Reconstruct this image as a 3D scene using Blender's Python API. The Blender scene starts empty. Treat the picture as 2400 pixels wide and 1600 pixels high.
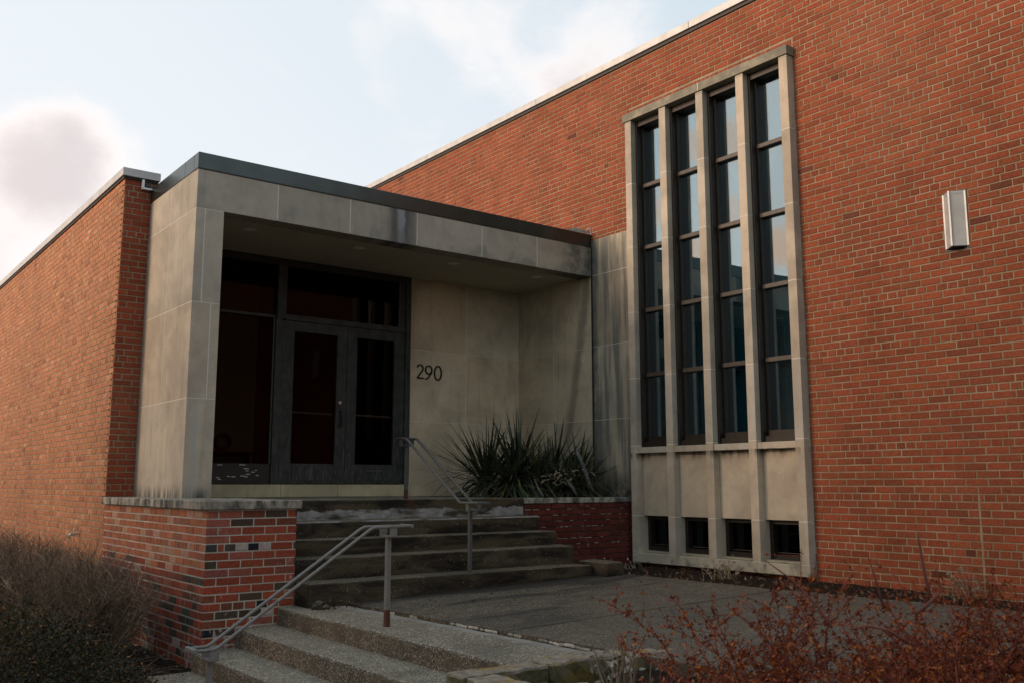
import bpy, bmesh, math, random
from mathutils import Vector, Matrix, noise
R = math.radians
rng = random.Random(7)
scene = bpy.context.scene
col = scene.collection

# ------------------------------------------------------------------ camera
CAM = Vector((-3.1148, -9.3884, 0.1329)); YAW, PIT, FPX = 0.6529, 0.1501, 2212.96
fw = Vector((math.sin(YAW)*math.cos(PIT), math.cos(YAW)*math.cos(PIT), math.sin(PIT)))
rt = Vector((math.cos(YAW), -math.sin(YAW), 0)); upv = rt.cross(fw)
cd = bpy.data.cameras.new('camera'); cam = bpy.data.objects.new('camera', cd); col.objects.link(cam)
cam.matrix_world = Matrix(((rt.x, upv.x, -fw.x, CAM.x), (rt.y, upv.y, -fw.y, CAM.y), (rt.z, upv.z, -fw.z, CAM.z), (0, 0, 0, 1)))
cd.sensor_width = 36; cd.lens = FPX/2400*36; cd.clip_end = 3000; cd.clip_start = 0.05
cd.dof.use_dof = True; cd.dof.focus_distance = 9.5; cd.dof.aperture_fstop = 4.5
scene.camera = cam
def px(p):
    d = Vector(p)-CAM; z = d.dot(fw)
    if z < .1: return None
    return 1200+FPX*d.dot(rt)/z, 800-FPX*d.dot(upv)/z, z
def ray(u, v): return fw+rt*((u-1200)/FPX)-upv*((v-800)/FPX)

# ------------------------------------------------------------------ world, sun, exposure
SUN_AZ = Vector((-0.955, 0.295, 0)).normalized(); SUN_EL = R(14)
sdir = Vector((SUN_AZ.x*math.cos(SUN_EL), SUN_AZ.y*math.cos(SUN_EL), math.sin(SUN_EL)))
class NT:
    def __init__(s, t): s.t = t; t.nodes.clear()
    def n(s, typ, **kw):
        n = s.t.nodes.new(typ)
        for k, v in kw.items():
            if k.startswith('i_'):
                key = k[2:]; key = int(key) if key.isdigit() else key.replace('_', ' ')
                s.set(n.inputs[key], v)
            else: setattr(n, k, v)
        return n
    def set(s, sock, v):
        if isinstance(v, bpy.types.NodeSocket): s.t.links.new(v, sock)
        elif isinstance(v, bpy.types.Node): s.t.links.new(v.outputs[0], sock)
        else:
            if sock.type == 'RGBA' and len(v) == 3: v = (*v, 1)
            sock.default_value = v
    def m(s, op, a, b=0.0, c=None, clamp=False):
        n = s.t.nodes.new('ShaderNodeMath'); n.operation = op; n.use_clamp = clamp
        s.set(n.inputs[0], a); s.set(n.inputs[1], b)
        if c is not None: s.set(n.inputs[2], c)
        return n.outputs[0]
    def vm(s, op, a, b=None):
        n = s.t.nodes.new('ShaderNodeVectorMath'); n.operation = op; s.set(n.inputs[0], a)
        if b is not None: s.set(n.inputs[1], b)
        return n.outputs['Value'] if op in ('DOT_PRODUCT', 'LENGTH') else n.outputs[0]
    def mix(s, f, a, b, blend='MIX'):
        n = s.t.nodes.new('ShaderNodeMix'); n.data_type = 'RGBA'; n.blend_type = blend; n.clamp_factor = True
        s.set(n.inputs[0], f); s.set(n.inputs[6], a); s.set(n.inputs[7], b); return n.outputs[2]
    def rng(s, v, a, b, c=0.0, d=1.0, smooth=True):
        n = s.t.nodes.new('ShaderNodeMapRange'); n.clamp = True
        n.interpolation_type = 'SMOOTHSTEP' if smooth else 'LINEAR'
        s.set(n.inputs[0], v)
        for i, q in enumerate((a, b, c, d)): s.set(n.inputs[1+i], q)
        return n.outputs[0]
    def noise(s, vec, scale, detail=4, rough=.55, dist=0.0, dim='3D'):
        n = s.t.nodes.new('ShaderNodeTexNoise'); n.noise_dimensions = dim
        s.set(n.inputs['Vector'], vec)
        n.inputs['Scale'].default_value = scale; n.inputs['Detail'].default_value = detail
        n.inputs['Roughness'].default_value = rough; n.inputs['Distortion'].default_value = dist
        return n.outputs[0]
    def mul(s, vec, xyz): return s.vm('MULTIPLY', vec, xyz)

world = bpy.data.worlds.new('World'); scene.world = world; world.use_nodes = True
W = NT(world.node_tree)
tc = W.n('ShaderNodeTexCoord'); D = W.vm('NORMALIZE', tc.outputs['Generated'])
sep = W.n('ShaderNodeSeparateXYZ', i_0=D); dz = sep.outputs[2]
sky = W.n('ShaderNodeTexSky'); sky.sky_type = 'NISHITA'; sky.sun_disc = False
sky.sun_elevation = SUN_EL; sky.sun_rotation = math.atan2(SUN_AZ.x, SUN_AZ.y); sky.dust_density = 2.0
nish = W.vm('MINIMUM', W.mul(sky.outputs[0], (0.10, 0.10, 0.10)), (1.1, 1.0, .95))
sd = W.m('MAXIMUM', W.vm('DOT_PRODUCT', D, tuple(sdir)), 0.0)
glow = W.m('POWER', sd, 7.0); glow2 = W.m('POWER', sd, 2.0)
el = W.m('MAXIMUM', dz, 0.0)
veil = W.mix(W.rng(el, 0.0, .6), (0.78, 0.80, 0.83), (0.59, 0.69, 0.76))
veil = W.mix(W.rng(W.vm('DOT_PRODUCT', D, (-.3, .954, 0)), .2, .95), veil, (0.80, 0.835, 0.87))
veil = W.mix(W.rng(el, .26, .02, 0, .8), veil, (0.93, .83, .77))
veil = W.mix(W.m('MULTIPLY', glow, W.rng(el, .6, .0, .1, .75)), veil, (1.25, 1.0, .80))
base = W.mix(.84, nish, veil)
# high broken clouds, all round the dome
cv = W.mul(D, (1.0, 1.0, 1.55))
c1 = W.noise(W.vm('ADD', cv, (3.1, 1.7, 0.4)), 3.4, 9, .60, .35)
c2 = W.noise(W.vm('ADD', cv, (9.1, 4.7, 2.4)), 1.1, 3, .5)
bank = 0.0
for (u, v, w, a, k_) in ((20, 540, .991, .16, 1), (190, 400, .9966, .15, 1), (60, 330, .997, .08, 1), (1330, 20, .987, .12, 1), (1480, 190, .994, .13, 1), (980, 90, .995, .05, 1),
    (1832, 575, .9996, .30, -1), (1700, 500, .9996, .24, -1), (1612, 345, .9996, .22, -1), (1712, 330, .9996, .22, -1), (1625, 595, .9995, .24, -1), (1515, 500, .9996, .2, -1)):
    q = ray(u, v).normalized(); q.x *= k_; bank = W.m('ADD', W.m('MULTIPLY', W.rng(W.vm('DOT_PRODUCT', D, tuple(q)), w, 1.0), a), bank)
q_ = W.m('ADD', W.m('ADD', W.m('MULTIPLY', c1, .75), W.m('MULTIPLY', c2, .40)), bank)
dens = W.rng(q_, .58, .80); core = W.rng(q_, .68, .92)
ccol = W.mix(core, (0.90, 0.84, 0.815), (0.62, 0.555, 0.56))
ccol = W.mix(W.m('MULTIPLY', glow2, W.rng(el, .60, .18)), ccol, (1.30, .74, .46))
skyc = W.mix(W.m('MULTIPLY', dens, .85), base, ccol)
grd = W.mix(W.rng(dz, -.02, 0.0), (.10, .09, .08), skyc)
bg = W.n('ShaderNodeBackground', i_0=grd); bg.inputs[1].default_value = 1.0
W.t.links.new(bg.outputs[0], W.n('ShaderNodeOutputWorld').inputs[0])

sl = bpy.data.lights.new('sun', 'SUN'); sl.energy = 3.5; sl.angle = R(28); sl.color = (1.0, .70, .50)
so = bpy.data.objects.new('sun', sl); col.objects.link(so); so.location = (-20, 15, 12)
so.rotation_euler = sdir.to_track_quat('Z', 'Y').to_euler()
scene.view_settings.view_transform = 'Standard'; scene.view_settings.look = 'None'
scene.view_settings.exposure = 0.32; scene.view_settings.gamma = 1.0; scene.view_settings.use_curve_mapping = False

# ------------------------------------------------------------------ materials
def newmat(name):
    m = bpy.data.materials.new(name); m.use_nodes = True; T = NT(m.node_tree)
    T.pos = T.n('ShaderNodeNewGeometry'); T.P = T.pos.outputs['Position']; T.N = T.pos.outputs['Normal']
    sp = T.n('ShaderNodeSeparateXYZ', i_0=T.P); T.X, T.Y, T.Z = sp.outputs
    sn = T.n('ShaderNodeSeparateXYZ', i_0=T.N); T.NX, T.NY, T.NZ = sn.outputs
    T.tone = T.n('ShaderNodeAttribute', attribute_name='tone').outputs['Color']
    return m, T
def finish(T, color, rough=.8, bump=None, bs=.3, bd=.01, metal=0.0, spec=.5, **kw):
    b = T.n('ShaderNodeBsdfPrincipled'); T.set(b.inputs['Base Color'], color); T.set(b.inputs['Roughness'], rough)
    b.inputs['Metallic'].default_value = metal; b.inputs['Specular IOR Level'].default_value = spec
    for k, v in kw.items(): T.set(b.inputs[k], v)
    if bump is not None:
        bn = T.n('ShaderNodeBump'); bn.inputs['Strength'].default_value = bs; bn.inputs['Distance'].default_value = bd
        T.set(bn.inputs['Height'], bump); T.t.links.new(bn.outputs[0], b.inputs['Normal'])
    T.t.links.new(b.outputs[0], T.n('ShaderNodeOutputMaterial').inputs[0])

def mat_brick(name, dirt):
    m, T = newmat(name)
    n1 = T.noise(T.P, 55, 5, .65); n2 = T.noise(T.P, 9, 3); n3 = T.noise(T.P, 1.1, 3)
    c = T.mix(1.0, T.tone, T.mix(T.rng(n1, .3, .7), (.72, .72, .72), (1.2, 1.2, 1.2)), 'MULTIPLY')
    c = T.mix(T.rng(n2, .52, .8, 0, .45), c, T.mix(1, c, (.62, .55, .55), 'MULTIPLY'))
    c = T.mix(T.rng(n3, .45, .75, 0, dirt), c, T.mix(1, c, (.66, .62, .58), 'MULTIPLY'))
    if 'hall' in name or 'wing' in name:      # weathering: faded patches, run-down streaks
        st = T.noise(T.mul(T.P, (1.6, 1.6, .16)), 1.0, 5, .62); bl = T.noise(T.P, .55, 4, .6)
        c = T.mix(T.rng(st, .48, .72, 0, .42), c, T.mix(1, c, (.70, .68, .68), 'MULTIPLY'))
        c = T.mix(T.rng(bl, .50, .72, 0, .30), c, T.mix(.4, c, (.40, .20, .125)))
        lm = T.noise(T.mul(T.P, (5, 5, 11)), 1.0, 6, .7)
        c = T.mix(T.m('MULTIPLY', T.rng(lm, .66, .74, 0, .5), T.rng(bl, .42, .55)), c, (.42, .33, .27))
    if 'old' in name:      # lime bloom left by water
        e = T.noise(T.mul(T.P, (14, 14, 9)), 1.0, 6, .7); big = T.noise(T.P, 2.2, 2)
        low = T.rng(T.Z, -.9, -1.3, 0, .10)
        msk = T.m('MULTIPLY', T.rng(T.m('ADD', e, low), .56, .70), T.rng(T.m('ADD', big, low), .48, .62))
        c = T.mix(T.m('MULTIPLY', msk, .75), c, (.42, .35, .31))
    finish(T, c, .86, n1, .35, .004, spec=.25)
    return m
def mat_mortar(name, a, b):
    m, T = newmat(name)
    n1 = T.noise(T.P, 120, 4, .7); n2 = T.noise(T.P, 3.5, 4)
    c = T.mix(T.rng(n2, .35, .7), a, b); c = T.mix(T.rng(n1, .4, .8, 0, .30), c, (.14, .11, .08))
    n3 = T.noise(T.P, 2.0, 5, .7)
    c = T.mix(T.rng(n3, .66, .74, 0, .6), c, (.50, .46, .40))
    finish(T, c, .95, n1, .5, .004, spec=.15)
    return m
def mat_stone(name, kind=''):
    m, T = newmat(name)
    big = T.noise(T.P, 1.3, 5, .6, .4); mid = T.noise(T.P, 6, 5, .65); fin = T.noise(T.P, 150, 3, .7)
    st = T.noise(T.mul(T.P, (9, 9, .7)), 1.0, 5, .6)
    c = T.mix(T.rng(big, .35, .66), (.34, .31, .255), (.47, .43, .35))
    c = T.mix(1, c, T.tone, 'MULTIPLY')
    c = T.mix(T.rng(mid, .45, .75, 0, .45), c, T.mix(1, c, (.70, .72, .70), 'MULTIPLY'))
    c = T.mix(T.rng(st, .52, .72, 0, .40), c, T.mix(1, c, (.62, .64, .62), 'MULTIPLY'))
    c = T.mix(T.rng(fin, .35, .7, 0, .3), c, T.mix(1, c, (.7, .7, .7), 'MULTIPLY'))
    if kind in ('', 'damp'): c = T.mix(1, c, (1.24, 1.20, 1.10), 'MULTIPLY')
    grime = (.06, .065, .058)
    if kind == 'lintel':
        w = T.m('ADD', T.X, T.m('MULTIPLY', T.m('SUBTRACT', mid, .5), .12))
        d = T.m('ABSOLUTE', T.m('SUBTRACT', w, 2.42))
        c = T.mix(T.m('MULTIPLY', T.rng(d, .27, .07), T.rng(st, .25, .6, .55, .95)), c, (.075, .08, .082))
        c = T.mix(T.m('MULTIPLY', T.rng(d, .07, .025), T.rng(T.Z, 2.95, 3.25, .45, .95)), c, (.26, .27, .29))
        c = T.mix(T.m('MULTIPLY', T.rng(w, 4.75, 5.25), T.rng(mid, .3, .65, .4, .95)), c, grime)
        c = T.mix(T.m('MULTIPLY', T.rng(big, .48, .62), T.rng(T.Z, 3.3, 3.0, .25, .6)), c, (.13, .135, .125))
    if kind == 'damp':
        w = T.m('ADD', T.Y, T.m('MULTIPLY', T.m('SUBTRACT', mid, .5), .2))
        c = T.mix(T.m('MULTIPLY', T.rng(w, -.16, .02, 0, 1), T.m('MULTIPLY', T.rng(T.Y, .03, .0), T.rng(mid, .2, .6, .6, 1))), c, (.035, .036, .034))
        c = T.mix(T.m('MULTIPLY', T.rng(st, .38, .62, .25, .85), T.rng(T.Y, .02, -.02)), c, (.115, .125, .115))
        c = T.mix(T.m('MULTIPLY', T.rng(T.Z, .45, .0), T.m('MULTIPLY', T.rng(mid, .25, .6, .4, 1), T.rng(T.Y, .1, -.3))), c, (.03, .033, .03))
        # run-off mark slanting down the porch side
        ln = T.m('SUBTRACT', T.Y, T.m('ADD', .06, T.m('MULTIPLY', T.m('SUBTRACT', 2.95, T.Z), .21)))
        ln = T.m('ADD', ln, T.m('MULTIPLY', T.m('SUBTRACT', mid, .5), .12))
        c = T.mix(T.m('MULTIPLY', T.rng(T.m('ABSOLUTE', ln), .13, .02, 0, .55), T.m('MULTIPLY', T.rng(T.Y, .02, .06), T.rng(T.Z, .2, 1.0))), c, (.10, .095, .075))
    if kind == 'pier':
        c = T.mix(T.m('MULTIPLY', T.rng(T.Z, .16, .0), T.rng(st, .35, .6)), c, (.08, .085, .075))
        d = T.m('ABSOLUTE', T.m('SUBTRACT', T.m('ADD', T.X, T.m('MULTIPLY', mid, .02)), .103))
        c = T.mix(T.m('MULTIPLY', T.rng(d, .022, .004, 0, .6), T.m('MULTIPLY', T.rng(T.NY, -.5, -.9), T.rng(T.Z, .99, .9))), c, (.30, .36, .37))
    if kind == 'window':
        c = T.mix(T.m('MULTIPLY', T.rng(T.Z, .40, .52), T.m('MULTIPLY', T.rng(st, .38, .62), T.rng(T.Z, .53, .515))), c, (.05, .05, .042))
        c = T.mix(T.m('MULTIPLY', T.rng(T.Z, 4.8, 4.9), T.rng(mid, .3, .6, .3, .8)), c, (.13, .13, .11))
        c = T.mix(T.m('MULTIPLY', T.rng(T.Z, -.55, -.80, 0, .7), T.rng(mid, .50, .68)), c, (.055, .06, .038))
    if kind == 'coping':
        c = T.mix(T.rng(T.noise(T.mul(T.P, (7, 7, 3)), 1.0, 6, .7), .40, .62, 0, .92), c, (.035, .04, .038))
    finish(T, c, .88, T.m('ADD', fin, T.m('MULTIPLY', mid, .6)), .25, .004, spec=.2)
    return m
def mat_concrete(name, kind):
    m, T = newmat(name)
    vo = T.n('ShaderNodeTexVoronoi', i_Vector=T.P); vo.inputs['Scale'].default_value = 112
    v2 = T.n('ShaderNodeTexVoronoi', i_Vector=T.P); v2.inputs['Scale'].default_value = 50
    sv = T.n('ShaderNodeSeparateColor', i_0=vo.outputs['Color']); sv2 = T.n('ShaderNodeSeparateColor', i_0=v2.outputs['Color'])
    big = T.noise(T.P, 1.5, 5, .6, .5); mid = T.noise(T.P, 7, 5, .65)
    peb = T.n('ShaderNodeValToRGB', i_0=sv.outputs[0]); cr = peb.color_ramp
    cr.elements[0].color = (.030, .028, .024, 1); cr.elements[1].color = (.62, .58, .50, 1); cr.elements[1].position = 1
    for p, q in ((.40, (.075, .068, .056, 1)), (.66, (.17, .145, .105, 1)), (.84, (.36, .33, .275, 1))):
        e = cr.elements.new(p); e.color = q
    mtx = T.mix(T.rng(mid, .3, .7), (.075, .068, .056), (.125, .115, .094))
    exposed = T.rng(T.m('ADD', T.m('MULTIPLY', mid, .5), T.m('MULTIPLY', big, .5)),   .30, .50, .6, 1.0)
    inp = T.m('MULTIPLY', T.rng(vo.outputs['Distance'], .62, .42), exposed)
    c = T.mix(T.m('MULTIPLY', inp, .72), mtx, peb.outputs[0])
    c = T.mix(T.m('MULTIPLY', T.rng(sv2.outputs[1], .84, .90), T.rng(v2.outputs['Distance'], .46, .28, 0, .72)), c, (.42, .39, .33))
    c = T.mix(T.m('MULTIPLY', T.rng(sv2.outputs[2], .80, .86), T.rng(v2.outputs['Distance'], .42, .26, 0, .6)), c, (.025, .023, .02))
    if kind == 'mossy':
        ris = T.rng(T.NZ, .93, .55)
        c = T.mix(1, c, (.95, .90, .76), 'MULTIPLY')
        c = T.mix(T.rng(T.Y, -.62, -.4, 0, .55), c, (.30, .28, .22))
        g = T.rng(T.m('ADD', big, T.m('MULTIPLY', T.m('SUBTRACT', mid, .5), .5)), .30, .52, .78, 1.0)
        run = T.noise(T.mul(T.P, (1.6, 1.6, 7)), 1.0, 6, .65, .4)
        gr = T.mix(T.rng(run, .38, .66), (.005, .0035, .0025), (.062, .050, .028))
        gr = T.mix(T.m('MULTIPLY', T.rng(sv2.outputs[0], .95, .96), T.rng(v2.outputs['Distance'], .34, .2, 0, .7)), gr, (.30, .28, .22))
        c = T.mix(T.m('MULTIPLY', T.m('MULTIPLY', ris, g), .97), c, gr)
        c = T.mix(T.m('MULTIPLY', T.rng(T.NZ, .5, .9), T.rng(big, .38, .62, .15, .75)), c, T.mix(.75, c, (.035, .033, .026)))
        # grey patching mortar smeared under the porch slab
        zz = T.m('ADD', T.Z, T.m('MULTIPLY', T.m('SUBTRACT', T.noise(T.mul(T.P, (5, 5, 8)), 1.0, 5, .7), .5), .13))
        pm = T.m('MULTIPLY', T.m('MULTIPLY', T.rng(zz, -.112, -.128), T.rng(T.Z, -.235, -.22)), T.rng(T.noise(T.mul(T.P, (2.6, 1, 9)), 1.0, 5, .6), .34, .52))
        pm = T.m('MULTIPLY', pm, T.rng(T.NY, -.4, -.8))
        c = T.mix(T.m('MULTIPLY', pm, .9), c, T.mix(T.rng(mid, .3, .7), (.16, .165, .155), (.34, .345, .34)))
        rx = T.m('ABSOLUTE', T.m('SUBTRACT', T.m('ADD', T.X, T.m('MULTIPLY', T.m('SUBTRACT', mid, .5), .1)), 2.20))
        c = T.mix(T.m('MULTIPLY', T.rng(rx, .075, .01, 0, .8), T.m('MULTIPLY', T.m('MULTIPLY', T.rng(T.Z, -.21, -.15), T.rng(mid, .35, .6)), T.rng(T.NY, -.4, -.8))), c, (.085, .028, .010))
    if kind == 'slab': c = T.mix(1, c, (.74, .70, .64), 'MULTIPLY')
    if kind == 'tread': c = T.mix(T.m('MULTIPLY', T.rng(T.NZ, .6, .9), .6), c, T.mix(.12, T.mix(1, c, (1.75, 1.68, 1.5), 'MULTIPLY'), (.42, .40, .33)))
    if kind in ('tread', 'slab'):
        c = T.mix(T.rng(big, .50, .66, 0, .60), c, T.mix(.6, c, (.030, .030, .027)))
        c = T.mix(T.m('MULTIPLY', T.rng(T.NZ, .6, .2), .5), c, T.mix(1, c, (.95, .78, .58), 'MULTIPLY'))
        c = T.mix(T.rng(T.noise(T.P, 3.1, 4), .55, .75, 0, .35), c, (.15, .125, .09))
    if kind == 'tread':
        jx = T.m('SUBTRACT', T.X, T.m('ADD', .80, T.m('MULTIPLY', T.m('SUBTRACT', -1.6, T.Y), .054)))
        sm = T.m('MULTIPLY', T.rng(T.m('ABSOLUTE', T.m('ADD', jx, T.m('MULTIPLY', T.m('SUBTRACT', mid, .5), .10))), .085, .05), T.rng(T.Z, -.92, -.91))
        c = T.mix(T.m('MULTIPLY', sm, .85), c, T.mix(T.rng(mid, .3, .7), (.19, .185, .165), (.27, .265, .24)))
        rx = T.m('ABSOLUTE', T.m('SUBTRACT', T.m('ADD', T.Y, T.m('MULTIPLY', T.m('SUBTRACT', mid, .5), .12)), -2.72))
        c = T.mix(T.m('MULTIPLY', T.rng(rx, .10, .02, 0, .75), T.m('MULTIPLY', T.rng(T.NX, -.4, -.8), T.m('MULTIPLY', T.rng(T.Z, -1.06, -.95), T.rng(mid, .3, .6)))), c, (.11, .035, .012))
    if kind == 'slab':
        bands = T.noise(T.mul(T.P, (.45, 1.9, 1)), 1.0, 6, .6, .6)
        c = T.mix(T.m('MULTIPLY', T.rng(bands, .47, .57), T.rng(T.Y, -4.2, -3.0, .15, .88)), c, T.mix(.8, c, (.013, .014, .014)))
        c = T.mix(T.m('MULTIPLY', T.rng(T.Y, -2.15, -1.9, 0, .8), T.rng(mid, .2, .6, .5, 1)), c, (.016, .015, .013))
        c = T.mix(T.rng(T.m('ADD', T.Y, T.m('MULTIPLY', big, .9)), -3.1, -3.9, 0, .45), c, T.mix(.45, c, (.135, .115, .09)))
    finish(T, c, T.rng(big, .4, .6, .72, .9), T.m('SUBTRACT', 1.0, vo.outputs['Distance']), .55, .006, spec=.3)
    return m
def mat_plain(name, c1, c2, rough=.6, scale=12, metal=0.0, spec=.5, bs=.15, tone=False, bd=.003):
    m, T = newmat(name)
    n = T.noise(T.P, scale, 5, .6); c = T.mix(T.rng(n, .3, .7), c1, c2)
    if tone: c = T.mix(1, c, T.tone, 'MULTIPLY')
    finish(T, c, rough, n, bs, bd, metal, spec)
    return m
def mat_paint(name, c1, c2, bare):
    m, T = newmat(name)
    g = T.noise(T.mul(T.P, (60, 60, 5)), 1.0, 5, .65); n = T.noise(T.P, 9, 5)
    c = T.mix(T.rng(n, .3, .7), c1, c2)
    c = T.mix(T.m('MULTIPLY', T.rng(g, .50, .66), T.rng(T.Z, 1.5, .1, .18, .95)), c, bare)
    finish(T, c, .55, g, .4, .004, spec=.35)
    return m
def mat_rusty(name, c1, c2):
    m, T = newmat(name)
    n = T.noise(T.P, 60, 5, .65); r = T.noise(T.P, 14, 5, .7)
    c = T.mix(T.rng(n, .3, .7), c1, c2); c = T.mix(T.rng(r, .60, .68, 0, .85), c, (.10, .035, .014))
    c = T.mix(T.tone, c, T.mix(n, (.04, .012, .006), (.085, .028, .012)))
    finish(T, c, .6, n, .3, .002, spec=.4)
    return m
def mat_leaf(name, trans=.15, rough=.6):
    m, T = newmat(name)
    n = T.noise(T.P, 40, 3); c = T.mix(1, T.tone, T.mix(T.rng(n, .3, .7), (.75, .75, .75), (1.2, 1.2, 1.2)), 'MULTIPLY')
    b = T.n('ShaderNodeBsdfPrincipled'); T.set(b.inputs['Base Color'], c); b.inputs['Roughness'].default_value = rough; b.inputs['Specular IOR Level'].default_value = .3
    tr = T.n('ShaderNodeBsdfTranslucent'); T.set(tr.inputs[0], c)
    mx = T.n('ShaderNodeMixShader'); mx.inputs[0].default_value = trans
    T.t.links.new(b.outputs[0], mx.inputs[1]); T.t.links.new(tr.outputs[0], mx.inputs[2])
    T.t.links.new(mx.outputs[0], T.n('ShaderNodeOutputMaterial').inputs[0])
    return m
def mat_glass(name, refl, gcol, tint, fr):
    m, T = newmat(name)
    gl = T.n('ShaderNodeBsdfGlossy'); T.set(gl.inputs[0], gcol); gl.inputs['Roughness'].default_value = .012
    nz = T.noise(T.P, 1.6, 2); bn = T.n('ShaderNodeBump'); bn.inputs['Strength'].default_value = .06; bn.inputs['Distance'].default_value = .02
    T.set(bn.inputs['Height'], nz); T.t.links.new(bn.outputs[0], gl.inputs['Normal'])
    tr = T.n('ShaderNodeBsdfTransparent'); T.set(tr.inputs[0], tint)
    mx = T.n('ShaderNodeMixShader'); lw = T.n('ShaderNodeLayerWeight'); lw.inputs[0].default_value = .35
    T.set(mx.inputs[0], T.m('ADD', refl, T.m('MULTIPLY', lw.outputs['Fresnel'], fr), None, True))
    T.t.links.new(tr.outputs[0], mx.inputs[1]); T.t.links.new(gl.outputs[0], mx.inputs[2])
    T.t.links.new(mx.outputs[0], T.n('ShaderNodeOutputMaterial').inputs[0])
    return m
M = {}
M['brick'] = mat_brick('hall brick', .6); M['brick_wing'] = mat_brick('wing brick', .3); M['brick_old'] = mat_brick('old brick', .5)
M['mortar'] = mat_mortar('tan mortar', (.22, .18, .12), (.31, .26, .18))
M['mortar_old'] = mat_mortar('grey mortar', (.35, .34, .285), (.47, .455, .39))
M['mortar_dark'] = mat_mortar('stained mortar', (.035, .022, .018), (.07, .05, .04))
M['stone'] = mat_stone('limestone'); M['lintel'] = mat_stone('lintel limestone', 'lintel'); M['damp'] = mat_stone('damp limestone', 'damp')
M['pier'] = mat_stone('pier limestone', 'pier'); M['winstone'] = mat_stone('window limestone', 'window'); M['coping'] = mat_stone('weathered coping', 'coping')
M['pointing'] = mat_plain('pale pointing', (.50, .48, .42), (.62, .60, .53), .9, 40)
M['mossy'] = mat_concrete('mossy aggregate', 'mossy'); M['tread'] = mat_concrete('pebbled aggregate', 'tread'); M['slab'] = mat_concrete('landing aggregate', 'slab')
M['fascia'] = mat_plain('dark green metal', (.055, .068, .066), (.07, .085, .082), .28, 3, .85, .5, .02)
M['zinc'] = mat_plain('zinc coping', (.36, .37, .36), (.46, .47, .46), .45, 5, .25, .5, .03)
M['frame'] = mat_plain('brown bronze frame', (.010, .008, .006), (.020, .016, .012), .45, 20, 0, .4, .05)
M['bar'] = mat_plain('bronze glazing bar', (.035, .030, .024), (.06, .052, .042), .45, 20, 0, .4, .05)
M['paint'] = mat_paint('grey green door paint', (.013, .018, .017), (.030, .037, .034), (.085, .09, .082))
M['darkpaint'] = mat_plain('near black paint', (.008, .007, .006), (.014, .012, .010), .6, 20)
M['chip'] = mat_plain('white paint chip', (.42, .38, .36), (.6, .56, .54), .7, 60)
M['soffit'] = mat_plain('painted soffit', (.42, .385, .30), (.46, .42, .33), .85, 2.5)
M['rail'] = mat_rusty('grey rail paint', (.125, .125, .115), (.185, .185, .17))
M['railblue'] = mat_rusty('blue grey rail paint', (.045, .053, .052), (.08, .09, .088))
M['greymetal'] = mat_plain('dull grey metal', (.06, .065, .062), (.10, .105, .10), .45, 30, .3)
M['number'] = mat_plain('black numerals', (.004, .004, .004), (.008, .008, .008), .5)
M['silver'] = mat_plain('bright metal', (.5, .5, .5), (.62, .62, .6), .3, 30, .9)
M['white'] = mat_plain('white metal', (.62, .63, .63), (.74, .75, .75), .5, 30)
M['lampglass'] = mat_plain('lamp diffuser', (.36, .37, .34), (.46, .46, .43), .25, 5)
M['black'] = mat_plain('black plastic', (.008, .008, .008), (.014, .014, .014), .5)
M['verdigris'] = mat_plain('green flashing', (.13, .20, .18), (.22, .30, .27), .55, 14)
M['soil'] = mat_plain('dark soil', (.010, .007, .005), (.035, .024, .017), 1.0, 25, 0, .1, .9, False, .03)
M['lawn'] = mat_plain('winter lawn', (.035, .034, .018), (.075, .062, .035), 1.0, 3, 0, .1, .6, False, .03)
M['leaf'] = mat_leaf('foliage'); M['blade'] = mat_leaf('yucca blade', .06, .42); M['twig'] = mat_leaf('twig bark', .0, .85)
M['wallin'] = mat_plain('lobby wall', (.46, .44, .35), (.5, .48, .38), .9, 3)
M['redin'] = mat_plain('dark red lobby', (.19, .035, .022), (.23, .045, .028), .9, 3)
M['tintpanel'] = mat_plain('teal blind', (.018, .075, .095), (.03, .11, .13), .9, .9)  # teal for the sheet added behind the window panes
M['darkin'] = mat_plain('dark interior', (.010, .010, .010), (.014, .014, .014), .9, 3)
M['glass'] = mat_glass('window glass', .24, (.88, .95, .97), (.60, .76, .82), .35); M['baseglass'] = mat_glass('basement glass', .03, (.7, .8, .9), (.05, .06, .07), .12); M['leafglass'] = mat_glass('door leaf glass', .002, (.8, .7, .65), (.55, .50, .46), .06); M['doorglass'] = mat_glass('door glass', .004, (.85, .8, .75), (.46, .46, .43), .13)
def mat_lichen():
    m, T = newmat('lichen stone')
    n = T.noise(T.P, 22, 6, .7); b = T.noise(T.P, 5.5, 6, .7, .6); f = T.noise(T.P, 90, 3)
    c = T.mix(T.rng(n, .3, .7), (.14, .125, .10), (.30, .275, .23))
    c = T.mix(T.rng(b, .50, .60, 0, .8), c, T.mix(T.rng(n, .35, .65), (.20, .125, .022), (.30, .215, .05)))
    c = T.mix(T.m('MULTIPLY', T.rng(T.NZ, .5, -.1), T.rng(n, .3, .6, .5, 1)), c, T.mix(b, (.03, .033, .012), (.085, .085, .025)))
    c = T.mix(1, c, T.tone, 'MULTIPLY')
    finish(T, c, .95, T.m('ADD', n, f), .7, .012, spec=.15); return m
M['lichen'] = mat_lichen()
M['rock'] = mat_plain('pale rock', (.38, .36, .32), (.62, .60, .55), .9, 8, 0, .2, .4, True)

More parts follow.
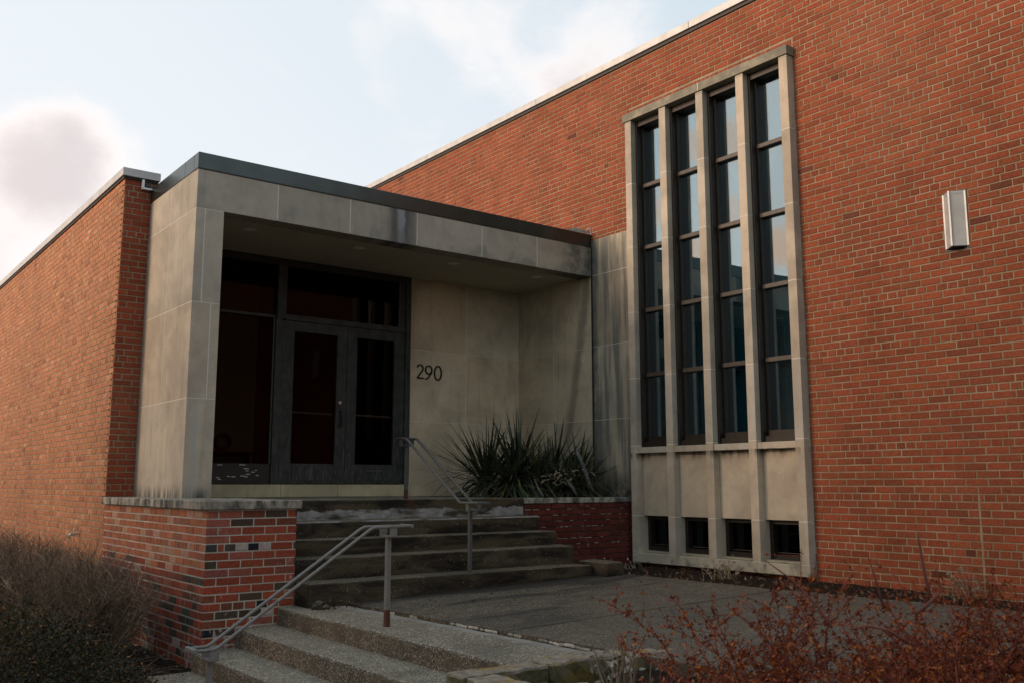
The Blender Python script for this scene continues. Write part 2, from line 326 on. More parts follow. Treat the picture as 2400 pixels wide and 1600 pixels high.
# ------------------------------------------------------------------ mesh helpers
class MB:
    def __init__(s): s.v = []; s.f = []; s.t = []
    def add(s, vs, fs, tone=(1, 1, 1)):
        o = len(s.v); s.v += [tuple(p) for p in vs]; s.f += [tuple(i+o for i in f) for f in fs]; s.t += [tone]*len(vs); return s
    def box(s, x0, x1, y0, y1, z0, z1, tone=(1, 1, 1)):
        vs = [(x, y, z) for x in (x0, x1) for y in (y0, y1) for z in (z0, z1)]
        return s.add(vs, [(0, 1, 3, 2), (4, 6, 7, 5), (0, 4, 5, 1), (2, 3, 7, 6), (0, 2, 6, 4), (1, 5, 7, 3)], tone)
    def bbox(s, x0, x1, y0, y1, z0, z1, bev=.005, tone=(1, 1, 1), seg=1, sub=0, jit=0.0):
        bm = bmesh.new(); bmesh.ops.create_cube(bm, size=1)
        for v in bm.verts: v.co = Vector(((x0+x1)/2+v.co.x*(x1-x0), (y0+y1)/2+v.co.y*(y1-y0), (z0+z1)/2+v.co.z*(z1-z0)))
        if sub:
            L = [x1-x0, y1-y0, z1-z0]
            for ax in range(3):
                n = int(L[ax]/sub)
                for k in range(1, n+1):
                    co = [0, 0, 0]; co[ax] = (x0, y0, z0)[ax]+L[ax]*k/(n+1); no = [0, 0, 0]; no[ax] = 1
                    bmesh.ops.bisect_plane(bm, geom=bm.verts[:]+bm.edges[:]+bm.faces[:], plane_co=co, plane_no=no)
        sharp = [e for e in bm.edges if len(e.link_faces) == 2 and e.calc_face_angle() > .5]
        bmesh.ops.bevel(bm, geom=sharp, offset=bev, segments=seg, affect='EDGES', profile=.5)
        if jit:
            for v in bm.verts:
                v.co += noise.noise_vector(v.co*9)*jit + noise.noise_vector(v.co*31)*jit*.5
        bm.verts.index_update()
        s.add([v.co for v in bm.verts], [[v.index for v in f.verts] for f in bm.faces], tone); bm.free(); return s
    def tube(s, pts, r, n=6, tone=(1, 1, 1), cap=True):
        pts = [Vector(p) for p in pts]; vs = []; fs = []; k = len(pts)
        rr = r if isinstance(r, (list, tuple)) else [r]*k
        ref = None
        for i, p in enumerate(pts):
            d = (pts[min(i+1, k-1)]-pts[max(i-1, 0)])
            if d.length < 1e-9: d = Vector((0, 0, 1))
            d.normalize()
            if ref is None: ref = Vector((0, 0, 1)) if abs(d.z) < .9 else Vector((1, 0, 0))
            a = d.cross(ref); a.normalize(); b = d.cross(a); ref = b.cross(d) if b.length else ref
            ref = a.cross(d)
            for j in range(n):
                q = 2*math.pi*(j+.5)/n; vs.append(p+(a*math.cos(q)+b*math.sin(q))*rr[i])
        for i in range(k-1):
            for j in range(n): fs.append((i*n+j, i*n+(j+1) % n, (i+1)*n+(j+1) % n, (i+1)*n+j))
        if cap: fs += [tuple(range(n))[::-1], tuple((k-1)*n+j for j in range(n))]
        return s.add(vs, fs, tone)
    def build(s, name, mat, parent=None, kind=None, smooth=False):
        me = bpy.data.meshes.new(name); me.from_pydata(s.v, [], s.f)
        a = me.attributes.new('tone', 'FLOAT_COLOR', 'POINT')
        a.data.foreach_set('color', [c for t in s.t for c in (t[0], t[1], t[2], 1)])
        me.materials.append(M[mat] if isinstance(mat, str) else mat)
        if smooth: me.polygons.foreach_set('use_smooth', [True]*len(me.polygons))
        me.update()
        o = bpy.data.objects.new(name, me); col.objects.link(o)
        if parent is not None:
            o.parent = parent
            if parent.type == 'EMPTY': o.matrix_parent_inverse = Matrix.Translation(-parent.location)
        if kind: o['kind'] = kind
        return o
def thing(name, label, cat, loc, group=None):
    e = bpy.data.objects.new(name, None); col.objects.link(e); e.location = loc; e.empty_display_size = .2
    e['label'] = label; e['category'] = cat
    if group: e['group'] = group
    return e
def tag(o, label, cat, group=None):
    o['label'] = label; o['category'] = cat
    if group: o['group'] = group
    return o
def part(name, mat, parent, *box, **k): return MB().bbox(*box, **k).build(name, mat, parent)
def tn(c, v=.18, h=.06):
    k = 1+rng.uniform(-v, v); return (c[0]*k*(1+rng.uniform(-h, h)), c[1]*k*(1+rng.uniform(-h, h)), c[2]*k*(1+rng.uniform(-h, h)))

# ------------------------------------------------------------------ brickwork
def wall_map(axis, c, sgn):
    """axis 'x': plane x=c, coordinate a=y; axis 'y': plane y=c, a=x; depth grows away from the viewer by sgn"""
    if axis == 'x': return lambda a, d, z: (c+sgn*d, a, z)
    return lambda a, d, z: (a, c+sgn*d, z)
def brick_geo(mp, a0, a1, z0, z1, flip):
    b = .003; d0 = rng.uniform(-.0015, .0015); tl = rng.uniform(-.0012, .0012)
    vs = []
    for (i, dep) in ((b, d0), (0, d0+b), (0, .016)):
        for (aa, zz) in ((a0+i, z0+i), (a1-i, z0+i), (a1-i, z1-i), (a0+i, z1-i)):
            dd = dep+(tl if (zz > (z0+z1)/2 and dep < .01) else 0)
            vs.append(mp(aa, dd, zz))
    fs = [(0, 1, 2, 3)]
    for L in (0, 4):
        for j in range(4): fs.append((L+j, L+4+j, L+4+(j+1) % 4, L+(j+1) % 4))
    if flip: fs = [f[::-1] for f in fs]
    return vs, fs
def cut(rects, ex):
    out = []
    for (a0, a1, z0, z1) in rects:
        todo = [(a0, a1, z0, z1)]
        for (e0, e1, f0, f1) in ex:
            nx = []
            for (b0, b1, y0, y1) in todo:
                oa, oz = min(b1, e1)-max(b0, e0), min(y1, f1)-max(y0, f0)
                if oa <= .001 or oz <= .001: nx.append((b0, b1, y0, y1)); continue
                if oz > .6*(y1-y0):
                    if e0-b0 > .02: nx.append((b0, e0-.008, y0, y1))
                    if b1-e1 > .02: nx.append((e1+.008, b1, y0, y1))
                else:
                    if f0-y0 > .02: nx.append((b0, b1, y0, f0-.006))
                    elif y1-f1 > .02: nx.append((b0, b1, f1+.006, y1))
            todo = nx
        out += todo
    return out
def brick_rects(a0, a1, z0, z1, ch, zh, L=.2035, j=.0122, phase=0.0, ex=(), rows=None, breaks=()):
    res = []; k0 = math.floor((z0-zh)/ch)
    for k in range(k0, math.ceil((z1-zh)/ch)):
        zb = zh+k*ch; ztop = zb+ch
        if zb < z0-.02 or ztop > z1+.02: continue
        head = (k % 7 == 0); w = L/2 if head else L
        off = phase+(L/4 if head else (L/2 if k % 2 else 0))+rng.uniform(-.006, .006)
        a = a0-((a0-off) % w)
        row = []
        while a < a1:
            b0, b1 = max(a+j/2, a0), min(a+w-j/2, a1)
            if b1-b0 > .025: row.append((b0+rng.uniform(-.0015, .0015), b1+rng.uniform(-.0015, .0015), zb+j/2+rng.uniform(-.001, .001), ztop-j/2+rng.uniform(-.001, .001)))
            a += w
        res += row
    return cut(res, ex)
def lay(parent, items, mat, limit=300):
    """items: (vs, fs, tone, centre, size). the `limit` largest in the picture become objects, the rest one joined part"""
    sc = []
    for it in items:
        q = px(it[3])
        s = 0 if q is None or not (-20 < q[0] < 2420 and -20 < q[1] < 1620) else it[4]/q[2]**2*it[5]
        sc.append(s)
    order = sorted(range(len(items)), key=lambda i: -sc[i])
    big = [i for i in order[:limit] if sc[i] > 0]; bs = set(big)
    rest = MB()
    for i, it in enumerate(items):
        if i in bs: MB().add(it[0], it[1], it[2]).build('brick', mat, parent)
        else: rest.add(it[0], it[1], it[2])
    if rest.v: rest.build('brickwork', mat, parent, kind='stuff')
def brick_items(axis, c, sgn, rects, tonef, flip):
    mp = wall_map(axis, c, sgn); out = []
    nrm = Vector((-sgn, 0, 0)) if axis == 'x' else Vector((0, -sgn, 0))
    for r in rects:
        vs, fs = brick_geo(mp, *r, flip); ctr = Vector(mp((r[0]+r[1])/2, 0, (r[2]+r[3])/2))
        cosv = max(0.0, (CAM-ctr).normalized().dot(nrm))
        out.append((vs, fs, tonef(r), ctr, (r[1]-r[0])*(r[3]-r[2]), cosv))
    return out

HALL = (.225, .060, .026); WING = (.37, .162, .080)  # WING is paler and tanner: warm evening light put into its colour
def tone_hall(r):
    q = rng.random()
    if q < .010: return tn((.12, .036, .02), .2)
    if q < .13: return tn((.190, .052, .023), .10)
    return tn(HALL, .13, .06)
def tone_wing(r):
    q = rng.random()
    if q < .05: return tn((.28, .115, .06), .12)
    if q < .14: return tn((.42, .205, .115), .1)
    return tn(WING, .10, .06)
OLD = {'R': (.255, .055, .028), 'B': (.062, .044, .030), 'K': (.012, .014, .020), 'G': (.045, .050, .042), 'W': (.36, .31, .27), 'P': (.25, .080, .055), 'M': (.16, .050, .028)}
def tone_old(r):
    q = rng.random(); k = 'R' if q < .55 else 'M' if q < .70 else 'P' if q < .82 else 'B' if q < .94 else 'W' if q < .97 else 'G'
    return tn(OLD[k], .18, .08)
def tone_oldside(r):
    if r[2] > -.62:
        q = rng.random(); return tn((.33, .115, .056) if q < .72 else (.38, .21, .14) if q < .9 else (.25, .09, .055), .14, .07)
    return tone_old(r)

# ================================================================== SETTING: ground
def grid(name, x0, x1, y0, y1, zf, step, mat, kind='structure', parent=None):
    nx, ny = max(2, int((x1-x0)/step)+1), max(2, int((y1-y0)/step)+1); mb = MB(); vs = []
    for i in range(nx):
        for j in range(ny):
            x = x0+(x1-x0)*i/(nx-1); y = y0+(y1-y0)*j/(ny-1); vs.append((x, y, zf(x, y)))
    mb.add(vs, [(i*ny+j, (i+1)*ny+j, (i+1)*ny+j+1, i*ny+j+1) for i in range(nx-1) for j in range(ny-1)])
    return mb.build(name, mat, parent, kind=kind, smooth=True)
def bump(x, y, s=.02, f=5): return noise.noise(Vector((x*f, y*f, .3)))*s+noise.noise(Vector((x*f*3.1, y*f*3.1, 1.3)))*s*.5
MB().add([(-900, -900, -1.62), (900, -900, -1.62), (900, 900, -1.62), (-900, 900, -1.62)], [(0, 1, 2, 3)]).build('ground', 'lawn', kind='structure')
grid('lawn', -14, -.305, -12, 18, lambda x, y: -1.46+bump(x, y, .03, 2), .25, 'lawn')
grid('planting_bed', -3.6, -.296, -2.9, 12, lambda x, y: -1.405+bump(x, y, .03)+.03*math.exp(-((x+.3)/.3)**2), .07, 'soil')
def soilz(x, y): return -.845-.025*(5.44-x)/1.4-.012*max(0, -y-3.5)
grid('soil_strip', 3.95, 5.45, -8.2, -.69, lambda x, y: soilz(x, y)+bump(x, y, .018, 6), .05, 'soil')
grid('planter_soil', -.05, 3.4, -9.0, -5.18, lambda x, y: -.99+bump(x, y, .03)+.05*min(1, max(0, x-.3)), .07, 'soil')

def lz(x): return -.885+(x-.85)*.0262
def slab(name, pts, th, mat='slab', mid=None):
    bm = bmesh.new(); tops = [bm.verts.new((x, y, lz(x))) for x, y in pts]; bm.faces.new(tops)
    bmesh.ops.subdivide_edges(bm, edges=bm.edges[:], cuts=14, use_grid_fill=True)
    top = bm.faces[:]
    ext = bmesh.ops.extrude_face_region(bm, geom=top)
    for e in ext['geom']:
        if isinstance(e, bmesh.types.BMVert): e.co.z -= th
    bmesh.ops.recalc_face_normals(bm, faces=bm.faces[:])
    mb = MB(); bm.verts.index_update()
    mb.add([v.co+noise.noise_vector(v.co*3)*.003 for v in bm.verts], [[v.index for v in f.verts] for f in bm.faces]); bm.free()
    return mb.build(name, mat, kind='structure')
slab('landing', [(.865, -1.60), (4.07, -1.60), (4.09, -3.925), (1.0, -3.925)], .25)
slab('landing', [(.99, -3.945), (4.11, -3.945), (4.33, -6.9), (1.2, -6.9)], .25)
# the crumbled white joint filler
jm = MB(); y = -2.3
while y > -5.0:
    L = rng.uniform(.03, .16); x = .862+(-1.6-y)*.054
    if rng.random() < (.12 if y > -3.3 else .8):
        jm.bbox(x-.006, x+rng.uniform(.004, .014), y-L, y, -.905, -.8885+rng.uniform(-.002, .003), bev=.003, sub=.02, jit=.006, tone=tn((.62, .60, .56), .3, .03))
    y -= L+rng.uniform(0, .03)
jm.build('joint_filler', 'rock', kind='stuff')

# ================================================================== UPPER STEPS
us = thing('concrete_steps', 'upper flight of dark mossy concrete steps rising to the double doors', 'steps', (2.1, -1.2, -.8))
ST = [(-.70, -.018), (-1.0, -.212), (-1.28, -.370), (-1.57, -.515), (-1.85, -.700)]
XS = 3.70
for i, (y, z) in enumerate(ST):
    yb = 1.64 if i == 0 else ST[i-1][0]+.02
    zb = ST[i+1][1]-.03 if i+1 < len(ST) else -1.0
    part('porch_floor' if i == 0 else 'step', 'mossy', us, .506 if i else .30, XS-(0 if i else .0)+i*.004, y+i*.0015, yb, zb, z, bev=.014, seg=2, sub=.12, jit=.0045)
part('kerb_block', 'mossy', us, 3.725, 3.98, -2.05, -1.6, -.95, -.665, bev=.02, seg=2, sub=.1, jit=.008)

# ================================================================== LOWER STEPS
ls = thing('concrete_steps', 'lower flight of pale pebbly concrete steps going down beside the brick plinth', 'steps', (-.3, -3.2, -1.5))
LS = [(.335, -.900), (-.02, -1.045), (-.375, -1.195), (-.73, -1.345), (-1.085, -1.495)]
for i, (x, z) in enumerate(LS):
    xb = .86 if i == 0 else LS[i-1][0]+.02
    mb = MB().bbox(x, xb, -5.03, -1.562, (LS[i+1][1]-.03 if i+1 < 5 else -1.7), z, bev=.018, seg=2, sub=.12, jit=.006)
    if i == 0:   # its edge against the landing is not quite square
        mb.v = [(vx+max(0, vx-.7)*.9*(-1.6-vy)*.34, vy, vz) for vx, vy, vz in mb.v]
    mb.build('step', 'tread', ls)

# ================================================================== BRICK PLINTH under the porch pier
pl = thing('brick_plinth', 'patched red brick plinth with stained stone coping under the porch pier', 'plinth', (.1, 0, -1.4))
MB().box(-.2955, .494, -1.5552, 1.62, -1.7, -.076).build('mortar_bed', 'mortar_old', pl)
fr_rows = ['hP sP sM sB hR', 'sP sB sM sM', 'hP sP sR sR hR', 'sP sR sR sR', 'hG qR hB hW hK hW sR hG', 'sR sP sR sR', 'hB sR sR sM hP', 'sP sP sR sM', 'hR sR sR sR hR', 'sR sR sR sB', 'hM sR sB sR hR',
           'tR hM hM hP hK hP hR', 'hM sB sB hW hR', 'sM sR sP sR', 'hK sB sM sR hM', 'sR sM sR sB', 'hR sM sR sR hM', 'sR sM sB sR', 'hM hR hR hM hB hR hR hR']
items = []
CHB = .0682; wid = {'h': .1017, 's': .2035, 'q': .058, 't': .150}
mpf = wall_map('y', -1.56, 1)
for ri, row in enumerate(fr_rows):
    z1 = -.0805-ri*CHB; z0 = z1-CHB; a = -.30
    cells = row.split()
    for ci, cc in enumerate(cells):
        b0 = a if ci == 0 else a+.005; b1 = min(a+wid[cc[0]]-.0055, .50)
        if ci == len(cells)-1: b1 = .50
        if b1-b0 > .02:
            r = (b0, b1, z0+.0055, z1-.0055); vs, fs = brick_geo(mpf, *r, False)
            ctr = Vector(mpf((b0+b1)/2, 0, (z0+z1)/2))
            items.append((vs, fs, tn(OLD[cc[1]], .15, .07), ctr, (b1-b0)*.057, 3.0))
        a += wid[cc[0]]
rects = brick_rects(-1.56, 1.60, -1.36, -.08, CHB, -.0805-12*CHB, phase=-1.56)
items += brick_items('x', -.30, 1, rects, tone_oldside, True)
rects = brick_rects(-1.56, -.7, -.9, -.08, CHB, -.0805-12*CHB)
items += [(i[0], i[1], i[2], i[3], i[4], 0) for i in brick_items('x', .50, -1, rects, tone_old, False)]
lay(pl, items, 'brick_old')
for (y0, y1, tt) in ((-1.595, -.62, .8), (-.612, .55, .95), (.558, 1.598, 1.0)):
    part('coping_stone', 'coping', pl, -.335, .532, y0, y1, -.0745, 0, bev=.006, sub=.15, jit=.0025, tone=(tt, tt, tt))
fm = MB().bbox(-.345, .3, -1.60, 1.7, -1.75, -1.395, bev=.02, sub=.2, jit=.012); fm.build('footing', 'tread', pl)

# ================================================================== LEFT BRICK WING
wg = thing('brick_wing', 'long low brick wing with zinc coping running back on the left', 'building', (0, 1.6, -1.4))
YE = 15.0
MB().box(-.2955, .1, 1.645, YE, -1.7, 3.60).box(-.2955, .30, 1.605, 1.70, -.05, 3.60).build('wall', 'mortar', wg)
CHW = .068; ZHW = -.407
items = brick_items('x', -.30, 1, brick_rects(1.60, YE, -1.40, 3.63, CHW, ZHW, phase=1.60), tone_wing, True)
items += brick_items('y', 1.60, 1, brick_rects(-.30, -.004, .0, 3.63, CHW, ZHW, phase=-.30), lambda r: tn((.25, .058, .028), .16, .08), False)  # end face bricks darker and redder: its shade put into the colour
items += [(i[0], i[1], i[2], i[3], i[4], 0) for i in brick_items('y', 1.60, 1, brick_rects(.0, .30, 3.5, 3.63, CHW, ZHW), tone_wing, False)]
lay(wg, items, 'brick_wing')
yy = 1.558
while yy < YE:
    part('coping', 'zinc', wg, -.338, .085, yy, min(yy+2.99, YE), 3.627, 3.722, bev=.004); yy += 3.0
MB().box(-.318, .07, 1.585, YE, 3.60, 3.640).build('coping_shade_strip', 'darkpaint', wg)  # dark strip put in as the shadow under the wing coping

# tap low on the wing wall
tp = thing('hose_tap', 'small grey outdoor hose tap low on the left brick wall above the bare hedge', 'tap', (-.30, 2.6, -.43))
MB().tube([(-.29, 2.6, -.435), (-.40, 2.6, -.435), (-.415, 2.6, -.45), (-.415, 2.6, -.49)], .016, 8).build('spout', 'silver', tp)
MB().tube([(-.36, 2.6, -.43), (-.36, 2.6, -.385)], .009, 6).tube([(-.36, 2.565, -.385), (-.36, 2.635, -.385)], .012, 6).build('handle', 'silver', tp)

# bracket
bk = thing('angle_bracket', 'white L shaped metal bracket with black block under the left wing coping', 'bracket', (-.06, 1.59, 3.55))
part('bracket', 'white', bk, -.122, -.095, 1.55, 1.598, 3.515, 3.612, bev=.002)
part('bracket_arm', 'white', bk, -.122, .0, 1.55, 1.598, 3.500, 3.522, bev=.002)
part('junction_block', 'black', bk, -.092, -.02, 1.545, 1.598, 3.526, 3.575, bev=.004)
MB().tube([(-.01, 1.57, 3.50), (.012, 1.57, 3.49), (.012, 1.58, 3.58), (.03, 1.60, 3.60)], .006, 6).build('cable', 'black', bk)

# ================================================================== PORCH
po = thing('entrance_porch', 'flat roofed limestone entrance porch with dark metal fascia', 'porch', (2.7, .8, 0))
st = lambda v=.07: (lambda k, h: (k*(1+h), k, k*(1-h)))(.97+rng.uniform(-v, v)*1.25, rng.uniform(-.03, .055))
# pier: pale pointing core and blocks
MB().box(.0015, .2885, .0015, 1.605, 0, 2.945).build('pointing', 'pointing', po)
rows = [(0.001, .983), (.991, 1.956), (1.964, 2.931)]
spl = [None, .197, .095]
g = .0055
for (z0, z1), sx in zip(rows, spl):
    if sx is None: part('stone_block', 'pier', po, 0, .29, 0, .842-g, z0, z1, bev=.001, tone=st(.05))
    else:
        part('stone_block', 'pier', po, 0, sx-g, 0, .842-g, z0, z1, bev=.001, tone=st(.06))
        part('stone_block', 'pier', po, sx+g, .29, .0, .842-g, z0, z1, bev=.001, tone=st(.06))
    part('stone_block', 'pier', po, 0, .29, .842+g, 1.598, z0, z1, bev=.001, tone=st(.06))
# lintel
MB().box(.0015, 5.43, .0015, .24, 2.945, 3.36).box(.0015, .28, .1, 1.6, 2.945, 3.36).build('pointing', 'pointing', po)
xs = [0, .878, 1.75, 2.639, 3.593, 4.481, 5.437]
for i in range(6): part('lintel_stone', 'lintel', po, xs[i]+(g if i else 0), xs[i+1]-g, 0, .25, 2.938, 3.352, bev=.001, tone=st(.10))
for (y0, y1) in ((.253, .842-g), (.842+g, 1.598)): part('lintel_stone', 'pier', po, 0, .25, y0, y1, 2.938, 3.352, bev=.003, tone=st(.06))
# soffit: three sheets with slightly opened edge
part('soffit_panel', 'soffit', po, .292, 5.437, .262, 1.70, 2.955, 2.99, bev=.002)
part('soffit_trim', 'soffit', po, .62, 5.436, .2525, .259, 2.931, 2.99, bev=.001)
# fascia
part('fascia', 'fascia', po, -.006, 5.436, -.008, .12, 3.354, 3.526, bev=.003)
for (y0, y1) in ((.123, .40), (.403, 1.597)): part('fascia', 'fascia', po, -.006, .12, y0, y1, 3.354, 3.526, bev=.003)
part('fascia_lip', 'bar', po, -.004, 5.436, -.004, .1, 3.345, 3.3525, bev=.001)
MB().box(.05, 5.43, .06, 9, 3.36, 3.515).build('roof', 'darkpaint', po)
# bent flashing where the roof meets the hall
vs = [(4.98, .00, 3.527), (5.42, .00, 3.535), (5.425, .10, 3.60), (5.30, .12, 3.62), (5.06, .10, 3.555), (5.20, .05, 3.60), (5.36, .03, 3.585)]
MB().add(vs, [(0, 6, 5, 4), (6, 2, 3, 5), (0, 1, 6), (1, 2, 6)]).build('flashing', 'verdigris', po)
MB().add([(5.38, -.004, 3.527), (5.437, -.004, 3.527), (5.437, .02, 3.645), (5.36, .02, 3.615), (5.372, .02, 3.60), (5.424, .018, 3.627), (5.424, 0, 3.535)],
         [(1, 2, 5, 6), (2, 3, 4, 5)]).build('flashing_edge', 'white', po)
# back wall panels right of the doors
MB().box(3.56, 5.45, 1.6312, 1.72, 0, 2.96).build('pointing', 'pointing', po)
for (z0, z1) in ((-.02, .977), (.983, 1.961), (1.967, 2.953)):
    for (x0, x1) in ((3.558, 4.486-g), (4.486+g, 5.436)):
        part('stone_panel', 'stone', po, x0, x1, 1.630, 1.70, z0, z1, bev=.001, tone=st(.10))
# recessed lights
for x, y in ((.794, .562), (2.172, .563), (3.53, .55), (4.903, .52)):
    f = MB()
    n = 24; prof = [(.098, 2.955), (.098, 2.951), (.078, 2.950), (.074, 2.955)]
    vs = [(x+r*math.cos(2*math.pi*k/n), y+r*math.sin(2*math.pi*k/n), z) for r, z in prof for k in range(n)]
    f.add(vs, [(i*n+k, i*n+(k+1) % n, (i+1)*n+(k+1) % n, (i+1)*n+k) for i in range(3) for k in range(n)])
    li = f.build('recessed_light', 'soffit', po)
    vs = [(x, y, 2.936)]+[(x+.074*math.cos(2*math.pi*k/n), y+.074*math.sin(2*math.pi*k/n), 2.952) for k in range(n)]
    MB().add(vs, [(0, k+1, (k+1) % n+1) for k in range(n)]).build('lens', 'white', li, smooth=True)

# doors
YD = 1.63
fo = MB().bbox(1.60, 1.684, YD-.02, YD+.09, .135, 2.18, bev=.004).build('door_frame', 'paint', po)
for b in ((.292, .36, .135, 2.952), (3.474, 3.555, .135, 2.952)): MB().bbox(b[0], b[1], YD-.02, YD+.09, b[2], b[3], bev=.004).build('jamb', 'paint', fo)
MB().bbox(1.612, 1.73, YD-.02, YD+.09, 2.182, 2.87, bev=.004).build('transom_post', 'paint', fo)
MB().bbox(.36, 3.474, YD-.015, YD+.09, 2.862, 2.951, bev=.003).build('head', 'darkpaint', fo)
MB().bbox(.36, 1.60, YD, YD+.08, 2.186, 2.222, bev=.003).build('transom_bar', 'paint', fo); MB().bbox(1.73, 3.474, YD-.005, YD+.08, 2.176, 2.250, bev=.003).build('transom_bar', 'paint', fo)
MB().bbox(3.392, 3.474, YD+.012, YD+.07, 2.25, 2.862, bev=.003).build('stop', 'paint', fo)
MB().bbox(1.585, 1.600, YD+.02, YD+.06, .39, 2.186, bev=.002).bbox(3.383, 3.392, YD+.012, YD+.05, 2.25, 2.862, bev=.002).build('glazing_bead', 'greymetal', fo)
sw = MB().bbox(.36, 1.60, YD+.01, YD+.07, .137, .385, bev=.004).build('sidelight', 'darkpaint', po)
def pane(x0, x1, z0, z1, y, mat, par): return MB().box(x0, x1, y, y+.006, z0, z1).build('pane', mat, par)
pane(.36, 1.585, .387, 2.186, YD+.04, 'leafglass', sw); pane(.36, 1.612, 2.222, 2.862, YD+.04, 'doorglass', sw)
tw = MB().bbox(1.731, 1.744, YD+.012, YD+.05, 2.25, 2.862, bev=.002).build('transom_light', 'greymetal', po); pane(1.744, 3.383, 2.25, 2.862, YD+.04, 'doorglass', tw)
chips = MB()
for (u, v, l) in ((515, 1088, 10), (568, 1088, 12), (577, 1097, 10), (579, 1102, 6), (593, 1105, 7), (603, 1113, 6), (535, 1115, 6), (547, 1116, 8), (568, 1114, 9), (577, 1116, 7), (581, 1110, 9), (510, 1118, 7), (514, 1122, 6), (600, 1101, 4)):
    w = ray(u, v); p = CAM+w*((YD+.009-CAM.y)/w.y); a = l*.0062
    chips.box(p.x-a/2, p.x+a/2, YD+.0075, YD+.0105, p.z-.005, p.z+.004)
chips.build('paint_chips', 'chip', sw, kind='stuff')
def leaf(x0, x1, g0, g1, z0, z1, gz0, gz1):
    y0, y1 = YD+.002, YD+.055; f = MB()
    f.bbox(x0, g0, y0, y1, z0, z1, bev=.003).bbox(g1, x1, y0, y1, z0, z1, bev=.003)
    f.bbox(g0-.001, g1+.001, y0+.004, y1, z0, gz0, bev=.003).bbox(g0-.001, g1+.001, y0+.004, y1, gz1, z1, bev=.003)
    d = f.build('door', 'paint', po)
    pane(g0, g1, gz0, gz1, YD+.035, 'leafglass', d)
    MB().bbox(g0+.02, g1-.02, YD+.0, YD+.012, gz0-.21, gz0-.03, bev=.003).build('kick_panel', 'paint', d)
    MB().tube([(g0, YD+.10, 1.035), (g1, YD+.10, 1.03)], .012, 8).build('push_bar', 'chip', d)
    return d
d1 = leaf(1.688, 2.602, 1.861, 2.459, .143, 2.172, .392, 2.043)
d2 = leaf(2.607, 3.470, 2.75, 3.311, .143, 2.172, .392, 2.043)
MB().tube([(2.512, YD+.004, 1.178), (2.512, YD-.012, 1.178)], .021, 14).build('lock', 'silver', d1)
MB().tube([(2.527, YD+.003, 1.07), (2.527, YD-.045, 1.05), (2.527, YD-.055, .98), (2.527, YD-.045, .90), (2.527, YD+.003, .875)], .012, 8).bbox(2.505, 2.549, YD-.006, YD+.003, .85, 1.11, bev=.003).build('handle', 'black', d1)
f = MB()
for b in ((2.914, 3.142, .345, .356), (2.914, 3.142, .303, .314), (2.914, 2.926, .314, .345), (3.130, 3.142, .314, .345)): f.box(b[0], b[1], YD-.012, YD+.003, b[2], b[3])
f.build('mail_slot', 'greymetal', d2)
for (x0, x1) in ((.293, 1.688), (1.690, 2.45), (2.452, 3.50)): part('threshold', 'damp', po, x0, x1, 1.50, 1.80, -.018, .134, bev=.006, sub=.2, jit=.002, tone=(.8, .82, .72))
# lobby behind the glass
lb = thing('lobby', 'dim lobby behind the glazed entrance doors with pale left wall', 'room', (1.9, 3, .13))
MB().box(.20, 2.05, 3.30, 3.36, .1, 2.95).build('pale_wall', 'wallin', lb)
MB().box(2.05, 3.60, 3.30, 3.36, .1, 2.95).build('red_wall', 'redin', lb)  # reflection of the brick hall put into this wall's red
MB().box(3.52, 3.58, 1.75, 3.3, .1, 2.95).box(.2, .26, 1.75, 3.3, .1, 2.95).box(.2, 3.58, 1.74, 3.36, 2.952, 3.0).build('lining', 'darkin', lb)
MB().box(.2, 3.58, 1.74, 3.36, .05, .12).build('lobby_floor', 'darkin', lb)
w = ray(523, 1034); p = CAM+w*((3.20-CAM.y)/w.y)
wr = MB().tube([(p.x+.10*math.cos(a*math.pi/14), 3.22, p.z+.10*math.sin(a*math.pi/14)) for a in range(29)], .028, 8, cap=False).build('wreath', 'redin')
tag(wr, 'dark round wreath standing on the low table inside the left glass panel', 'wreath')
tb = thing('low_table', 'low dark table inside the lobby behind the left glass panel', 'table', (p.x, 3.1, .12))
zt = p.z-.13
part('table_top', 'redin', tb, p.x-.35, p.x+.42, 2.95, 3.28, zt-.03, zt, bev=.004)
for dx in (-.33, .38):
    for y in (2.97, 3.24): part('leg', 'redin', tb, p.x+dx-.02, p.x+dx+.02, y, y+.04, .12, zt-.03, bev=.003)

# house number
hn = thing('house_number', 'black house number 290 on the stone wall right of the doors', 'number', (3.86, 1.62, 1.67))
def ribbon(pts, w, par):
    mb = MB(); n = len(pts); vs = []; cl = (Vector(pts[0])-Vector(pts[-1])).length < 1e-6
    for i, q in enumerate(pts):
        a = Vector(pts[i-1] if i else (pts[-2] if cl else pts[0])); b = Vector(pts[i+1] if i < n-1 else (pts[1] if cl else pts[-1]))
        d = (b-a).normalized(); nx = Vector((-d.y, d.x))*w/2; c = Vector(q)
        for (s, y) in ((1, 1.612), (-1, 1.612), (-1, 1.6305), (1, 1.6305)): vs.append((c.x+nx.x*s, y, c.y+nx.y*s))
    fs = [(i*4+j, i*4+(j+1) % 4, (i+1)*4+(j+1) % 4, (i+1)*4+j) for i in range(n-1) for j in range(4)]+[(0, 3, 2, 1), tuple((n-1)*4+j for j in range(4))]
    return mb.add(vs, fs).build('digit', 'number', par)
arc = lambda cx, cz, rx, rz, a0, a1, n=20: [(cx+rx*math.cos(R(a0+(a1-a0)*k/n)), cz+rz*math.sin(R(a0+(a1-a0)*k/n))) for k in range(n+1)]
ribbon(arc(3.715, 1.714, .046, .048, 165, -30)+[(3.670, 1.582), (3.675, 1.5815), (3.772, 1.5815)], .018, hn)
ribbon(arc(3.853, 1.702, .052, .056, -20, 345, 30)+[(3.903, 1.68), (3.893, 1.655), (3.855, 1.602), (3.83, 1.578), (3.80, 1.574)], .018, hn)
